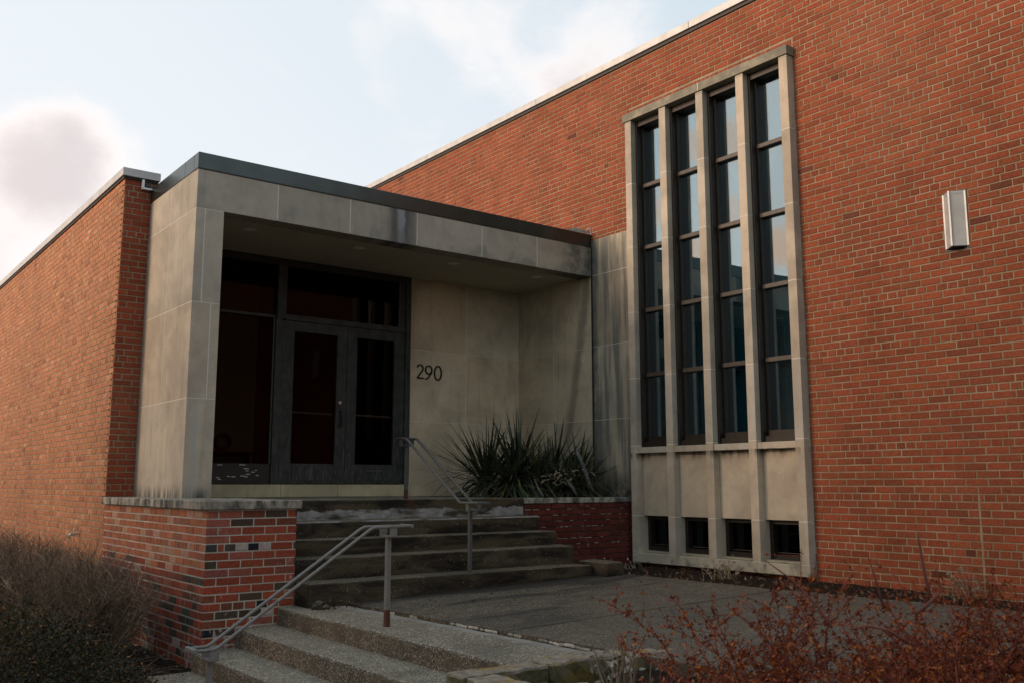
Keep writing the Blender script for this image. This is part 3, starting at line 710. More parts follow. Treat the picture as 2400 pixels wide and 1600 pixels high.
ribbon(arc(4.005, 1.668, .056, .096, 0, 360, 30), .018, hn)

# ================================================================== HALL (right)
ha = thing('brick_hall', 'tall red brick hall with zinc coping and tall stone framed window', 'building', (5.6, -2, -.9))
XW = 5.44; Y0, Y1 = -8.0, 9.5; ZT = 5.79
WY0, WY1 = -3.37, -.805
xm = XW+.0055
MB().box(xm, 5.95, Y0, WY0, -1.6, ZT).box(xm, 5.95, WY1, Y1, -1.6, ZT).box(xm, 5.95, WY0, WY1, 4.97, ZT).box(xm, 5.95, WY0, WY1, -1.6, -.805).build('wall', 'mortar', ha)
ex = [(WY0, -.778, 4.845, 5.078), (WY0, WY1, -.82, 4.97), (-.81, 12, -2, 3.445)]
ex2 = [(-5.108, -5.103, -1.2, .06)]
rects = brick_rects(Y0, Y1, -.95, ZT+.03, .0701, -.511, phase=-5.101, ex=ex+ex2)
a = -3.362
while a < -.78:
    rects.append((a+.004, a+.066, 4.978, 5.074)); a += .0702
rects = [r for r in rects if not (r[0] > 0 and r[2] < 3.2)]
items = brick_items('x', XW, 1, rects, tone_hall, True)
lay(ha, items, 'brick')
yy = Y0
while yy < Y1:
    part('coping', 'zinc', ha, 5.395, 5.99, yy+.002, min(yy+3.05, Y1)-.002, 5.782, 5.878, bev=.004); yy += 3.05
MB().box(5.42, 5.97, Y0, Y1, 5.74, 5.7835).build('coping_shade_strip', 'darkpaint', ha)  # painted shadow line below the hall coping, a dark strip
# stone cladding beside the porch
MB().box(XW-.0012, xm+.004, -.80, 1.64, -.10, 3.435).build('pointing', 'pointing', ha)
zr = [(-.10, .977), (.983, 1.961), (1.967, 2.943)]
for (z0, z1) in zr:
    for (y0, y1) in ((-.803, -g), (g, .823-g), (.823+g, 1.629)):
        part('stone_panel', 'damp', ha, XW-.0025, XW+.0075, y0, y1, z0, z1, bev=.001, tone=st(.10))
part('stone_panel', 'damp', ha, XW-.0025, XW+.0075, -.803, -g, 2.949, 3.440, bev=.002, tone=st(.06))
MB().bbox(XW-.006, XW+.004, -.018, .014, -.0, 3.35, bev=.002).build('open_joint', 'darkpaint', ha)

# ---- tall window (part of the hall): stone surround, frames, panes
XM = 5.33
wn = MB().bbox(XM-.02, XW+.02, -3.385, -2.093, 4.864, 4.970, bev=.004, tone=(.8, .82, .74)).bbox(XM-.02, XW+.02, -2.087, -.775, 4.864, 4.970, bev=.004, tone=(.8, .82, .74)).build('tall_window', 'winstone', ha)
MB().box(XM-.0192, XW, -2.0945, -2.0855, 4.866, 4.969).build('pointing', 'pointing', wn)
yl = [-.805, -1.419, -2.034, -2.648, -3.260]; mw = .109
zj = [-.690, -.2475, .612, 1.460, 2.306, 3.160, 4.010, 4.858]
for k, y in enumerate(yl):
    MB().box(XM+.0008, 5.43, y-mw+.0008, y-.0008, -.69, 4.858).build('pointing', 'pointing', wn)
    for i in range(len(zj)-1):
        part('mullion', 'winstone', wn, XM, 5.60, y-mw, y, zj[i]+.0045, zj[i+1]-.0045, bev=.0008, tone=st(.06))
part('base_stone', 'winstone', wn, XM, 5.62, -3.372, -.80, -.808, -.692, bev=.006, tone=(.88, .92, .9))
for k in range(4):
    b1 = yl[k]-mw; b0 = yl[k+1]
    part('sill', 'winstone', wn, 5.342, 5.62, b0-.0, b1+.0, .518, .592, bev=.004, tone=st(.06))
    part('spandrel_panel', 'winstone', wn, 5.432, 5.60, b0, b1, -.245, .517, bev=.002, tone=(1.12, 1.08, 1.02))
    part('cill', 'winstone', wn, 5.40, 5.62, b0, b1, -.691, -.668, bev=.004, tone=(.7, .72, .66))
    # sash: outer frame with stepped jambs, bars
    f = MB()
    f.box(5.415, 5.50, b1-.030, b1, .593, 4.862).box(5.415, 5.50, b0, b0+.030, .593, 4.862)
    f.box(5.50, 5.56, b1-.052, b1-.001, .593, 4.862).box(5.50, 5.56, b0+.001, b0+.052, .593, 4.862)
    f.box(5.43, 5.56, b0+.030, b1-.030, 4.79, 4.862).box(5.44, 5.56, b0+.030, b1-.030, .593, .66).box(5.485, 5.56, b0+.052, b1-.052, .66, .725)
    f.build('window_frame', 'frame', wn)
    zb = [.725, 1.535, 2.362, 3.190, 4.015, 4.845]
    for i in range(1, 5): part('glazing_bar', 'bar', wn, 5.492, 5.565, b0+.03, b1-.03, zb[i]-.052, zb[i], bev=.004)
    for i in range(5): MB().box(5.548, 5.554, b0+.05, b1-.05, zb[i]-.003, zb[i+1]-.05).build('pane', 'glass', wn)
    f = MB()
    f.box(5.50, 5.60, b1-.045, b1-.001, -.668, -.25).box(5.50, 5.60, b0+.001, b0+.045, -.668, -.25).box(5.50, 5.60, b0+.045, b1-.045, -.29, -.25).box(5.50, 5.60, b0+.045, b1-.045, -.668, -.615)
    f.build('basement_frame', 'frame', wn)
    MB().box(5.575, 5.58, b0+.04, b1-.04, -.62, -.28).build('pane', 'baseglass', wn)
    MB().box(5.555, 5.585, b0+.045, b1-.045, -.60, -.592).build('glazing_bar', 'bar', wn)
    MB().box(5.66, 5.675, b0-.1, b1+.1, .6, 4.9).build('tintpanel', 'tintpanel', wn)  # invented sheet behind the glass, gives the panes their teal reflection tint
MB().box(7.2, 7.3, -4.2, 0, -1, 5.2).box(5.96, 7.3, -4.2, -4.1, -1, 5.2).box(5.96, 7.3, -.1, 0, -1, 5.2).box(5.96, 7.3, -4.2, 0, 5.1, 5.2).box(5.96, 7.3, -4.2, 0, -1.1, -1).build('room_lining', 'darkin', wn)

# wall lamp: three sided prism
la = thing('wall_lamp', 'grey three sided wall lamp on the brick wall right of the window', 'lamp', (5.44, -5.08, 2.32))
A, B_, C_ = Vector((5.438, -4.975)), Vector((5.340, -5.08)), Vector((5.438, -5.185))
def prism(z0, z1, ins=0.0):
    c = (A+B_+C_)/3; P = [q+(c-q)*ins for q in (A, B_, C_)]
    return [(q.x, q.y, z) for z in (z0, z1) for q in P], [(0, 1, 4, 3), (1, 2, 5, 4), (2, 0, 3, 5), (2, 1, 0), (3, 4, 5)]
MB().add(*prism(2.35, 2.83, .05)).build('diffuser', 'lampglass', la)
f = MB().add(*prism(2.826, 2.852)).add(*prism(2.326, 2.352))
for q in (A, B_, C_): f.box(q.x-.007, q.x+.007, q.y-.008, q.y+.008, 2.326, 2.852)
f.build('frame', 'zinc', la)
MB().add(*prism(2.318, 2.3255, .03)).build('underside', 'black', la)
MB().box(5.4385, 5.4405, -5.20, -4.96, 2.30, 2.87).build('back_sheet', 'black', la)  # thin black sheet on the wall, a little larger than the lamp

# ================================================================== PLANTER WALL beside the steps
pw = thing('planter_wall', 'low dark red brick planter wall right of the mossy steps below the yuccas', 'wall', (4.5, -.7, -.9))
MB().box(3.71, 5.40, -.690, -.55, -1.2, -.09).build('mortar_bed', 'mortar_dark', pw)
items = brick_items('y', -.70, 1, brick_rects(3.72, 5.43, -.93, -.085, .0685, -.085-.0685*7, phase=3.72), lambda r: tn((.095, .021, .015), .25, .1), False)
lay(pw, items, 'brick_old')
for (x0, x1) in ((3.706, 4.55), (4.555, 5.425)): part('coping_stone', 'coping', pw, x0, x1, -.712, -.42, -.084, -.022, bev=.006, sub=.15, jit=.003, tone=(.75, .8, .8))
m_ = MB()
for _ in range(70):
    x = 3.72+rng.random()**1.6*1.6; row = rng.choice((1, 2, 3, 4, 6, 7)); z = -.085-.0685*row
    m_.bbox(x, x+rng.uniform(.01, .09), -.703, -.694, z-.004, z+.003, bev=.0015, jit=.002, tone=tn((.55, .55, .5), .3))
m_.build('mortar_smears', 'rock', pw, kind='stuff')
grid('planter_bed', XS+.01, 5.435, -.45, 1.625, lambda x, y: -.03+bump(x, y, .02), .06, 'soil')

# ================================================================== HANDRAILS
def bar(mb, pts, w, tone=(0, 0, 0)): return mb.tube(pts, w, 8, tone)
h1 = thing('handrail', 'pale grey steel handrail on the lower pebbly steps in front of the brick plinth', 'handrail', (.52, -3.116, -.9))
yc, d = -3.116, .072
for s in (-1, 1):
    y = yc+s*d
    bar(MB(), [(-.915, y, -.922), (-.80, y, -.922), (-.77, y, -.910), (.325, y, -.192), (.36, y, -.178), (.68, y, -.176)], 0.0115).build('rail', 'rail', h1, smooth=True)
f = MB().bbox(-.935, -.905, yc-d-.014, yc+d+.014, -.936, -.908, bev=.003, tone=(0, 0, 0)).bbox(.665, .690, yc-d-.014, yc+d+.014, -.188, -.163, bev=.003, tone=(0, 0, 0)); f.build('end_plate', 'rail', h1)
for (x, z) in ((.52, -.185), (-.795, -.93)):
    f = MB().bbox(x-.03, x+.03, yc-d-.008, yc-d+.006, z-.058, z, bev=.002, tone=(0, 0, 0)).bbox(x-.03, x+.03, yc+d-.006, yc+d+.008, z-.058, z, bev=.002, tone=(0, 0, 0)).bbox(x-.031, x+.031, yc-d-.009, yc+d+.009, z-.068, z-.057, bev=.002, tone=(.25, .25, .25))
    f.build('bracket', 'rail', h1)
f = MB().bbox(.502, .538, yc-.018, yc+.018, -.78, -.25, bev=.003, tone=(0, 0, 0)).bbox(.501, .539, yc-.019, yc+.019, -.93, -.782, bev=.003, tone=(.95, .95, .95)); f.build('post', 'rail', h1)
MB().bbox(-.813, -.777, yc-.018, yc+.018, -1.55, -.995, bev=.003, tone=(0, 0, 0)).build('post', 'rail', h1)
h2 = thing('handrail', 'blue grey steel handrail on the upper mossy steps beside the yuccas', 'handrail', (2.2, -.58, -.02))
xc, d = 2.2, .068
for s in (-1, 1):
    x = xc+s*d
    bar(MB(), [(x, -.50, .622), (x, -.655, .620), (x, -.70, .60), (x, -1.70, -.040), (x, -1.99, -.042)], .0145).build('rail', 'railblue', h2, smooth=True)
f = MB()
for (y, z) in ((-.57, .613), (-1.83, -.05)):
    MB().bbox(xc-d-.008, xc-d+.006, y-.03, y+.03, z-.062, z, bev=.002, tone=(0, 0, 0)).bbox(xc+d-.006, xc+d+.008, y-.03, y+.03, z-.062, z, bev=.002, tone=(0, 0, 0)).bbox(xc-d-.009, xc+d+.009, y-.03, y+.03, z-.072, z-.061, bev=.002, tone=(0, 0, 0)).build('bracket', 'railblue', h2)
MB().bbox(xc-d-.014, xc+d+.014, -.505, -.48, .61, .636, bev=.003, tone=(0, 0, 0)).bbox(xc-d-.014, xc+d+.014, -2.0, -1.975, -.055, -.03, bev=.003, tone=(0, 0, 0)).build('end_plate', 'railblue', h2)
MB().bbox(xc-.017, xc+.017, -.587, -.553, .08, .545, bev=.003, tone=(0, 0, 0)).bbox(xc-.018, xc+.018, -.588, -.552, -.04, .08, bev=.003, tone=(.9, .9, .9)).build('post', 'railblue', h2)
MB().bbox(xc-.017, xc+.017, -1.79, -1.756, -.75, -.118, bev=.003, tone=(0, 0, 0)).build('post', 'railblue', h2)

# ================================================================== FOREGROUND KERB, ROCKS
kb = thing('stone_kerb', 'lichen covered broken stone kerb round the planting bed in the foreground', 'kerb', (.4, -5.1, -1.05))
for (x0, x1, z) in ((-.235, .34, -.848), (.356, .95, -.842), (.965, 1.55, -.872)):
    part('kerb_stone', 'lichen', kb, x0, x1, -5.215, -5.035, -1.02, z, bev=.018, seg=2, sub=.09, jit=.014, tone=st(.1))
for (y0, y1) in ((-5.85, -5.222), (-6.6, -5.862)):
    part('kerb_stone', 'lichen', kb, -.235, -.035, y0, y1, -1.5, -.85, bev=.018, seg=2, sub=.09, jit=.014, tone=(1.05, 1.0, .95))
rk = MB()
for _ in range(26):
    x, y = rng.uniform(-.02, 1.4), rng.uniform(-5.36, -5.2); s = rng.uniform(.012, .045)
    rk.bbox(x-s, x+s, y-s*.7, y+s*.7, -1.0, -1.0+s*1.2, bev=s*.3, jit=s*.4, tone=tn((.6, .6, .55), .3))
rk.build('kerb_rubble', 'rock', kb, kind='stuff')
def boulder(name, c, r, sq, mat, tone):
    bm = bmesh.new(); bmesh.ops.create_icosphere(bm, subdivisions=2, radius=1)
    o = Vector((rng.random()*9, rng.random()*9, 0)); vs = []
    for v in bm.verts:
        k = 1+noise.noise(v.co*1.3+o)*.45+noise.noise(v.co*4+o)*.12; vs.append((c[0]+v.co.x*r*k, c[1]+v.co.y*r*k*.9, c[2]+v.co.z*r*k*sq))
    bm.verts.index_update(); mb = MB().add(vs, [[v.index for v in f.verts] for f in bm.faces], tone); bm.free(); return mb.build(name, mat)
tag(boulder('rubble_stone', (.56, -1.93, -.88), .075, .6, 'mossy', (1, 1, 1)), 'broken concrete lump at the corner of the brick plinth and landing', 'rubble')
tag(boulder('rubble_stone', (-.52, -1.72, -1.44), .16, .5, 'tread', (1, 1, 1)), 'rough grey concrete lump on the soil at the foot of the plinth', 'rubble')
wg_ = MB()
for _ in range(260):
    x, y = rng.uniform(1.75, 3.4), rng.uniform(-7.6, -6.3); s = rng.uniform(.02, .05)
    wg_.bbox(x-s, x+s, y-s*.8, y+s*.8, -.95, -.95+s*1.3+rng.random()*.05, bev=s*.4, jit=s*.35, tone=tn((.8, .78, .74), .25, .03))
wg_.build('white_rocks', 'rock', kind='stuff')

# ================================================================== PLANTS
def blade(mb, base, yaw, el, L, w, droop, tone, n=6):
    d = Vector((math.cos(yaw)*math.cos(el), math.sin(yaw)*math.cos(el), math.sin(el))); side = Vector((-math.sin(yaw), math.cos(yaw), 0))
    p = Vector(base); vs = []; st_ = L/n
    for i in range(n+1):
        t = i/n; ww = w*(.55+.45*math.sin(min(1, t*1.6)*math.pi/2))*(1-t**2.2)+.0006
        nrm = side.cross(d)
        vs += [p-side*ww+nrm*ww*.35, p, p+side*ww+nrm*ww*.35]
        p = p+d*st_; d = (d+Vector((0, 0, -droop*st_))).normalized()
    fs = []
    for i in range(n):
        for j in (0, 1): fs.append((i*3+j, i*3+j+1, i*3+3+j+1, i*3+3+j))
    mb.add(vs, fs, tone)
def yucca(c, heads, label):
    t = thing('yucca', label, 'plant', c); mb = MB(); dead = MB()
    for (hx, hy, hz, n, L, lx, ly) in heads:
        ax = Vector((lx, ly, 1)).normalized(); q0 = ax.rotation_difference(Vector((0, 0, 1))).inverted()
        for i in range(n):
            yw = rng.uniform(0, 2*math.pi); e = R(rng.choice((rng.uniform(-18, 15), rng.uniform(5, 45), rng.uniform(35, 85))))
            ll = L*rng.choice((rng.uniform(.55, .8), rng.uniform(.8, 1.1))); d = q0 @ Vector((math.cos(yw)*math.cos(e), math.sin(yw)*math.cos(e), math.sin(e)))
            b = (hx+rng.uniform(-.05, .05), hy+rng.uniform(-.05, .05), hz+rng.uniform(-.08, .08))
            r_ = rng.random(); tone = tn((.042, .056, .034) if r_ < .72 else (.095, .105, .040) if r_ < .9 else (.018, .024, .015), .35, .1)
            dr = rng.uniform(-.05, .5) if e > R(30) else rng.choice((rng.uniform(.1, .5), rng.uniform(.9, 2.4)))
            blade(mb, b, math.atan2(d.y, d.x), math.asin(max(-1, min(1, d.z))), ll, rng.uniform(.012, .023), dr, tone)
        for i in range(n//3):
            blade(dead, (hx, hy, hz-.02), rng.uniform(0, 2*math.pi), R(rng.uniform(-40, 5)), L*rng.uniform(.5, .9), rng.uniform(.007, .013), rng.uniform(1, 3), tn((.05, .042, .028) if rng.random() < .65 else (.17, .14, .09), .3))
        MB().tube([(hx-lx*.1, hy-ly*.1, -.05), (hx, hy, hz*.5), (hx, hy, hz+.05)], [.07, .06, .03], 8, (.05, .04, .03)).build('stem', 'twig', t)
    mb.build('leaves', 'blade', t, kind='stuff'); dead.build('dead_leaves', 'blade', t, kind='stuff')
    return t
yucca((4.22, .22, -.02), [(4.30, .18, .26, 190, .84, .05, -.05), (3.98, .42, .18, 150, .92, -.45, -.1), (4.45, -.02, .14, 110, .66, .1, -.35), (4.10, .05, .16, 130, .84, -.35, -.4)], 'larger dark green yucca left of the two clumps in the planter')
yucca((4.92, .10, -.02), [(4.86, .14, .22, 140, .76, -.05, 0), (5.08, -.10, .16, 110, .66, .30, -.25), (4.80, -.20, .12, 80, .55, .0, -.4)], 'smaller spiky yucca beside the hall wall in the planter')
bt = thing('dead_branches', 'grey dead branches and dried flower stalks lying across the yuccas', 'branches', (4.9, -.2, 0))
for pts, r in (([(4.86, -.30, .56), (4.93, -.34, .40), (5.0, -.38, .14), (5.06, -.40, .06)], [.022, .03, .028, .018]), ([(4.62, -.36, .22), (4.72, -.40, .08), (4.76, -.42, .0)], [.02, .024, .014]), ([(4.18, -.3, .2), (4.2, -.38, .05), (4.22, -.42, -.01)], [.014, .016, .012])):
    MB().tube(pts, r, 7, tn((.12, .115, .108), .1)).build('branch', 'twig', bt, smooth=True)
f = MB()
for _ in range(60):
    p = Vector((rng.uniform(4.35, 5.0), rng.uniform(-.45, -.15), rng.uniform(.12, .34))); dd = Vector((rng.uniform(-1, 1), rng.uniform(-.6, .6), rng.uniform(-.6, .8))).normalized()*rng.uniform(.03, .10)
    f.tube([p, p+dd*.5+Vector((0, 0, .01)), p+dd], [.005, .006, .009], 5, tn((.26, .21, .13) if rng.random() < .8 else (.45, .42, .34), .3))
f.build('stalks', 'twig', bt, kind='stuff')

def twig(mb, p, d, L, r, tone, n=4, wig=.35, g=0.0, sides=3):
    pts = [Vector(p)]; d = Vector(d).normalized()
    for i in range(n):
        d = (d+Vector((rng.uniform(-wig, wig), rng.uniform(-wig, wig), rng.uniform(-wig, wig)))*.5+Vector((0, 0, g))).normalized(); pts.append(pts[-1]+d*L/n)
    mb.tube(pts, [r*(1-.75*i/n) for i in range(n+1)], sides, tone, cap=False); return pts
# bare hedge
def bare_shrub(c, rx, ry, h, n, label):
    t = thing('bare_shrub', label, 'shrub', c, 'bare twig shrubs along the left wing'); st_ = MB(); tw_ = MB()
    for i in range(n):
        a = rng.uniform(0, 2*math.pi); q = math.sqrt(rng.random())
        root = Vector((c[0]+math.cos(a)*rx*q*.45, c[1]+math.sin(a)*ry*q*.45, c[2]))
        hh = h*(1-.30*q**3)*rng.uniform(.72, 1.0)
        tip = Vector((c[0]+math.cos(a)*rx*q, c[1]+math.sin(a)*ry*q, c[2]+hh))
        tip.x = min(tip.x, -.36)
        k = rng.uniform(.55, 1.5) if rng.random() < .9 else 2.2; tone = (.15*k, .105*k, .070*k)
        mid = root.lerp(tip, .5)+Vector((rng.uniform(-.1, .1), rng.uniform(-.1, .1), rng.uniform(-.05, .12)))
        pts = [root, root.lerp(mid, .55)+Vector((rng.uniform(-.04, .04), rng.uniform(-.04, .04), 0)), mid, mid.lerp(tip, .5)+Vector((rng.uniform(-.05, .05), rng.uniform(-.05, .05), .03)), tip]
        st_.tube(pts, [.008, .007, .0056, .004, .002], 3, tone, cap=False)
        for _ in range(9):
            s = rng.uniform(.25, .98); j = min(3, int(s*4)); p = pts[j].lerp(pts[j+1], s*4-j); k2 = k*rng.uniform(.7, 1.35)
            tw = twig(tw_, p, (rng.uniform(-1, 1), rng.uniform(-1, 1), rng.uniform(.0, 1.3)), rng.uniform(.10, .28), .0026, (.13*k2, .092*k2, .062*k2), 3, .5)
            if rng.random() < .6: twig(tw_, tw[1], (rng.uniform(-1, 1), rng.uniform(-1, 1), rng.uniform(.2, 1.2)), rng.uniform(.06, .15), .0018, (.11*k2, .08*k2, .06*k2), 2, .5)
    st_.build('stems', 'twig', t, kind='stuff'); tw_.build('twigs', 'twig', t, kind='stuff')
bare_shrub((-1.18, -.55, -1.42), .80, 1.25, 1.02, 560, 'nearest bare brown twiggy shrub against the brick plinth on the left')
bare_shrub((-1.25, 1.55, -1.42), .85, 1.35, 1.08, 450, 'middle bare brown twiggy shrub below the hose tap')
bare_shrub((-1.3, 3.9, -1.42), .9, 1.4, 1.06, 330, 'farthest bare brown twiggy shrub at the left edge')
# long loose canes at the near side
lc = thing('loose_canes', 'loose thin canes arching over the soil beside the plinth', 'canes', (-.7, -1.6, -1.4)); f = MB()
for _ in range(60):
    p = Vector((rng.uniform(-1.3, -.75), rng.uniform(-1.7, -.7), -1.40)); d0 = Vector((rng.uniform(.1, 1), rng.uniform(-1, .3), rng.uniform(.3, 1.3)))
    twig(f, p, d0, rng.uniform(.35, .75), .0035, tn((.13, .10, .08), .4), 6, .3, -.16)
f.build('canes', 'twig', lc, kind='stuff')

def leafquad(mb, p, s, tone):
    a = Vector((rng.uniform(-1, 1), rng.uniform(-1, 1), rng.uniform(-1, 1))).normalized(); b = a.cross(Vector((rng.uniform(-1, 1), rng.uniform(-1, 1), rng.uniform(-1, 1)))).normalized()
    mb.add([p-a*s, p-b*s*.45+a*s*.1, p+a*s, p+b*s*.45+a*s*.1], [(0, 1, 2, 3)], tone)
# evergreen
def evergreen(c, r, h, n, label):
    t = thing('evergreen_shrub', label, 'shrub', c); lv = MB(); br = MB()
    for i in range(70):
        a = rng.uniform(0, 2*math.pi); q = math.sqrt(rng.random()); br.tube([c, (c[0]+math.cos(a)*r*q*.5, c[1]+math.sin(a)*r*q*.5, c[2]+h*.45), (c[0]+math.cos(a)*r*q*.9, c[1]+math.sin(a)*r*q*.9, c[2]+h*(1-.4*q*q)*.9)], [.012, .007, .002], 3, (.03, .022, .015), cap=False)
    cl = []
    for i in range(230):
        a = rng.uniform(0, 2*math.pi); z = rng.random(); q = math.sqrt(max(0, 1-z*z))*rng.uniform(.7, 1.02)
        cl.append((Vector((c[0]+math.cos(a)*r*q, c[1]+math.sin(a)*r*q, c[2]+h*z*rng.uniform(.85, 1.04))), rng.uniform(.05, .12), rng.random()))
    for i in range(n):
        p0, s, k = rng.choice(cl); p = p0+Vector((rng.gauss(0, s), rng.gauss(0, s), rng.gauss(0, s*.8)))
        tone = (.012, .016, .007) if k < .66 else (.030, .030, .009) if k < .9 else (.10, .065, .014)
        if rng.random() < .04: tone = (.24, .11, .025)
        leafquad(lv, p, rng.uniform(.009, .016), tn(tone, .35, .1))
    lv.build('leaves', 'leaf', t, kind='stuff'); br.build('branches', 'twig', t, kind='stuff')
evergreen((-2.05, -3.05, -1.48), .88, .86, 17000, 'low dark evergreen shrub with yellow tips at the bottom left corner')
evergreen((-1.35, -2.35, -1.48), .50, .42, 6000, 'small dark green sprawling shrub at the foot of the bare shrub')

# red barberry in the foreground
def barberry(roots, n, label, c, spread, hmax):
    t = thing('barberry_bush', label, 'bush', c, 'red barberry bushes in the foreground bed'); stems = MB(); lv = MB()
    for i in range(n):
        rx, ry = rng.choice(roots); p = Vector((rx+rng.gauss(0, .10), ry+rng.gauss(0, .10), -.97))
        d0 = Vector((rng.gauss(0, spread), rng.gauss(0, spread), rng.uniform(.45, 1.1))); L = rng.uniform(.45, 1.0)*hmax
        k = rng.uniform(.7, 1.3)
        pts = twig(stems, p, d0, L, .0055, (.15*k, .045*k, .030*k), 9, .28, -.07, 4)
        for s in range(int(L*26)):
            u = rng.uniform(.15, 1); j = min(8, int(u*9)); q = pts[j].lerp(pts[j+1], u*9-j)
            tw = twig(stems, q, (rng.uniform(-1, 1), rng.uniform(-1, 1), rng.uniform(-.2, 1)), rng.uniform(.05, .17), .0022, (.12*k, .03*k, .02*k), 3, .4)
            for _ in range(rng.randint(6, 13)):
                b = rng.choice(tw); hue = rng.random()
                tone = (.20, .040, .013) if hue < .5 else (.33, .095, .018) if hue < .85 else (.085, .018, .009)
                leafquad(lv, b+Vector((rng.gauss(0, .006), rng.gauss(0, .006), rng.gauss(0, .006))), rng.uniform(.008, .0145), tn(tone, .3, .1))
    stems.build('stems', 'twig', t, kind='stuff'); lv.build('leaves', 'leaf', t, kind='stuff')
    return t
barberry([(.50, -6.55), (.75, -6.75), (1.0, -6.9), (.35, -6.75)], 95, 'left half of the bright red barberry thicket in front of the landing', (.6, -6.7, -1), .62, .86)
barberry([(.75, -7.25), (1.15, -7.45), (1.5, -7.3), (.6, -7.4), (1.4, -6.9)], 180, 'dense right half of the red barberry thicket in the bottom right corner', (1.1, -7.3, -1), .60, .80)
# three long bare canes out of the bush
cn = thing('barberry_canes', 'long bare reddish canes standing out of the barberry thicket', 'canes', (.6, -6.9, -1))
def along(uvd): return [CAM+ray(u, v)*dd for u, v, dd in uvd]
for uvd, r in (([(1950, 1470, 3.7), (1920, 1425, 3.75), (1860, 1360, 3.8), (1790, 1310, 3.85)], [.006, .0056, .0045, .002]), ([(2130, 1505, 3.3), (2080, 1475, 3.3), (2030, 1465, 3.3), (1990, 1475, 3.3)], [.005, .005, .0045, .003]),
               ([(2180, 1400, 3.6), (2165, 1330, 3.65), (2155, 1275, 3.7), (2150, 1250, 3.7)], [.006, .005, .004, .002]), ([(2070, 1420, 3.7), (2050, 1350, 3.75), (2035, 1305, 3.75)], [.005, .004, .002]), ([(2145, 1440, 3.5), (2175, 1415, 3.5), (2200, 1390, 3.5)], [.006, .007, .005])):
    q = along(uvd); MB().tube([Vector((q[0].x, q[0].y, -.98)).lerp(q[0], .5)]+q if False else q, r, 6, tn((.13, .050, .040), .15)).build('cane', 'twig', cn, smooth=True)

# dry weeds
def weeds(c, n, h, sp, tone, label, cat='weeds'):
    t = thing('dry_weeds', label, cat, c, 'dry dead weeds'); mb = MB()
    for _ in range(n):
        p = (c[0]+rng.gauss(0, sp), c[1]+rng.gauss(0, sp), c[2])
        pts = twig(mb, p, (rng.gauss(0, .35), rng.gauss(0, .35), 1), h*rng.uniform(.5, 1.1), rng.uniform(.0025, .005), tn(tone, .35), 5, .3, -.05)
        if rng.random() < .7: leafquad(mb, pts[-1], rng.uniform(.012, .03), tn(tone, .35)); leafquad(mb, pts[3], rng.uniform(.012, .03), tn(tone, .35))
    mb.build('stalks', 'twig', t, kind='stuff')
weeds((4.95, -2.55, -.86), 38, .24, .07, (.20, .16, .11), 'dry tan weeds under the right end of the tall window')
weeds((5.28, -5.02, -.87), 46, .28, .08, (.20, .15, .10), 'dry weeds against the brick wall at the right edge')
weeds((4.55, -1.0, -.85), 14, .12, .09, (.30, .27, .23), 'pale dead stubs in the soil next to the planter wall')
weeds((4.95, -1.15, -.85), 14, .13, .08, (.30, .27, .23), 'pale dead stubs in the soil under the left window mullion')
t = thing('dead_perennial', 'cut dead grey stems behind the lichen kerb in the foreground', 'stems', (.55, -5.45, -1)); t['category'] = 'plant'; mb = MB()
for _ in range(24):
    p = (.60+rng.gauss(0, .07), -5.50+rng.gauss(0, .05), -1.0)
    twig(mb, p, (rng.gauss(0, .3), rng.gauss(0, .2), 1), rng.uniform(.12, .36), rng.uniform(.005, .010), tn((.19, .15, .11), .35), 3, .12, 0, 5)
for _ in range(60):
    leafquad(mb, Vector((.60+rng.gauss(0, .10), -5.48+rng.gauss(0, .06), -.86+rng.gauss(0, .09))), rng.uniform(.012, .03), tn((.28, .25, .21), .3))
mb.build('stalks', 'twig', t, kind='stuff')
# fallen leaves
lt = MB()
for _ in range(1500):
    q = rng.random()
    if q < .5: x, y = rng.uniform(4.1, 5.4), rng.uniform(-6.8, -.75); z = soilz(x, y)+.015
    elif q < .75: x, y = rng.uniform(-1.6, -.32), rng.uniform(-2.6, 1.5); z = -1.39
    else: x, y = rng.uniform(0, 2.4), rng.uniform(-7.5, -5.25); z = -.96
    leafquad(lt, Vector((x, y, z+rng.random()*.02)), rng.uniform(.012, .035), tn((.085, .045, .025) if rng.random() < .7 else (.16, .11, .07), .4))
for _ in range(40):
    x = .52+abs(rng.gauss(0, .16)); y = -1.9-abs(rng.gauss(0, .14)); leafquad(lt, Vector((x, y, -.875)), rng.uniform(.01, .025), tn((.05, .028, .018), .4))
for _ in range(34):
    y = -1.93-abs(rng.gauss(0, .5)); x = rng.uniform(1.0, 4.0); leafquad(lt, Vector((x, y, lz(x)+.006)), rng.uniform(.010, .022), tn((.06, .035, .02), .4))
lt.build('leaf_litter', 'leaf', kind='stuff')

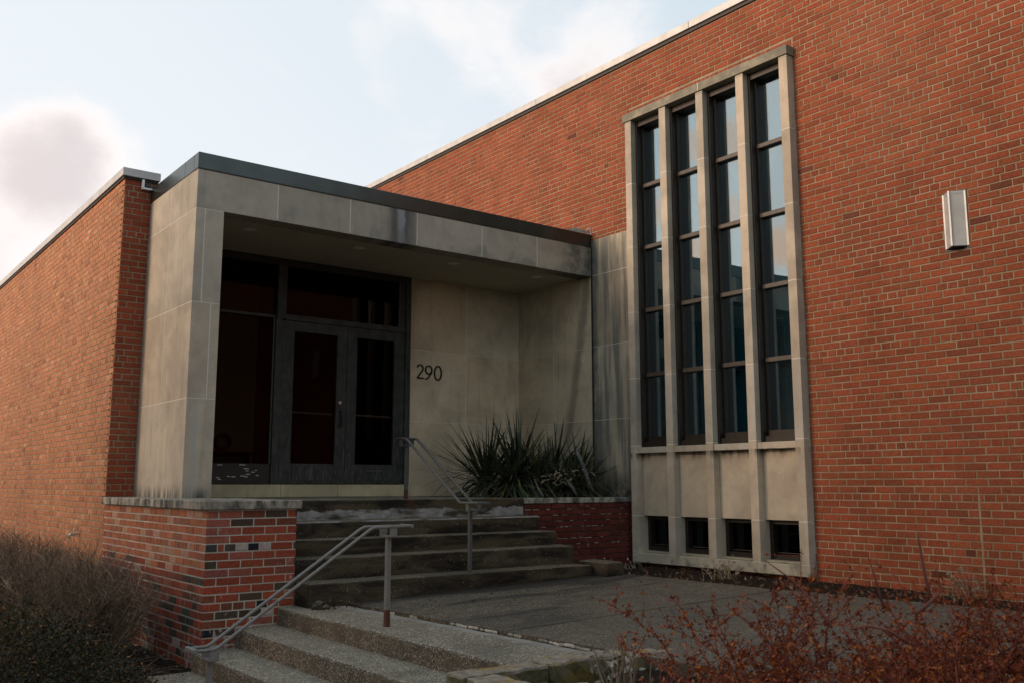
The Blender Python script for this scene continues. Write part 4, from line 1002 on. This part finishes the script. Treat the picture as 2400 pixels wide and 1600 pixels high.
# the hall goes on past the right edge, and unseen trees are added on the left to shade the lower walls
far = MB().box(XW+.001, 5.95, -34, Y0, -1.6, ZT).build('far_wall', 'brick', ha); far.data.attributes['tone'].data.foreach_set('color', [HALL[0], HALL[1], HALL[2], 1]*len(far.data.vertices))
def shade_tree(c, h, r, label):
    t = thing('shade_tree', label, 'tree', c, 'added shade trees out of view'); tr = MB(); cr = MB()
    tr.tube([c, (c[0]+.1, c[1], c[2]+h*.35), (c[0], c[1]+.1, c[2]+h*.9)], [.24, .17, .04], 8, (.06, .045, .035))
    for _ in range(16):
        a = rng.uniform(0, 6.28); z = rng.uniform(.25, .8); q = r*(1-z*.5); tr.tube([(c[0], c[1], c[2]+h*z), (c[0]+math.cos(a)*q*.8, c[1]+math.sin(a)*q*.8, c[2]+h*(z+.12))], [.07, .02], 5, (.06, .045, .035))
    for _ in range(150):
        a = rng.uniform(0, 6.28); z = rng.uniform(.14, 1); q = r*math.sqrt(rng.random())*(1.05-.6*z); p = Vector((c[0]+math.cos(a)*q, c[1]+math.sin(a)*q, c[2]+h*z))
        for _ in range(26): leafquad(cr, p+Vector((rng.gauss(0, .35), rng.gauss(0, .35), rng.gauss(0, .3))), rng.uniform(.16, .34), tn((.035, .04, .018), .4))
    tr.build('trunk', 'twig', t); cr.build('crown', 'leaf', t, kind='stuff')
for x, y, h, lb_ in ((-19, 27, 5.6, 'farthest'), (-20, 20, 4.8, 'low'), (-19, 14, 6.0, 'broad'), (-15, 9, 5.4, 'small'), (-13, 2.2, 9.0, 'middle'), (-13.5, -3, 9.4, 'tallest'), (-13, -8, 9.0, 'nearest')):
    shade_tree((x, y, -1.6), h, h*.45, lb_+' unseen dark leafy tree added left of the building to block low sun')
# utility line crossing the yard behind the viewer's left: seen in the window panes
pw_ = thing('utility_line', 'two thin overhead cables strung between wooden poles left of the building', 'power line', (-12, -10, -1.5))
for k, (zz, dx) in enumerate(((7.2, 0), (6.1, .35))):
    MB().tube([(-14+dx+.0*y, y, zz-.5+.5*((y-6)/22)**2) for y in range(-20, 33, 2)], .016, 5).build('cable', 'black', pw_)
for y in (-20.5, 32.5): MB().tube([(-14, y, -1.6), (-14, y, 8)], [.16, .11], 10, (.09, .07, .05)).build('pole', 'twig', pw_)

scene.render.engine = 'CYCLES'
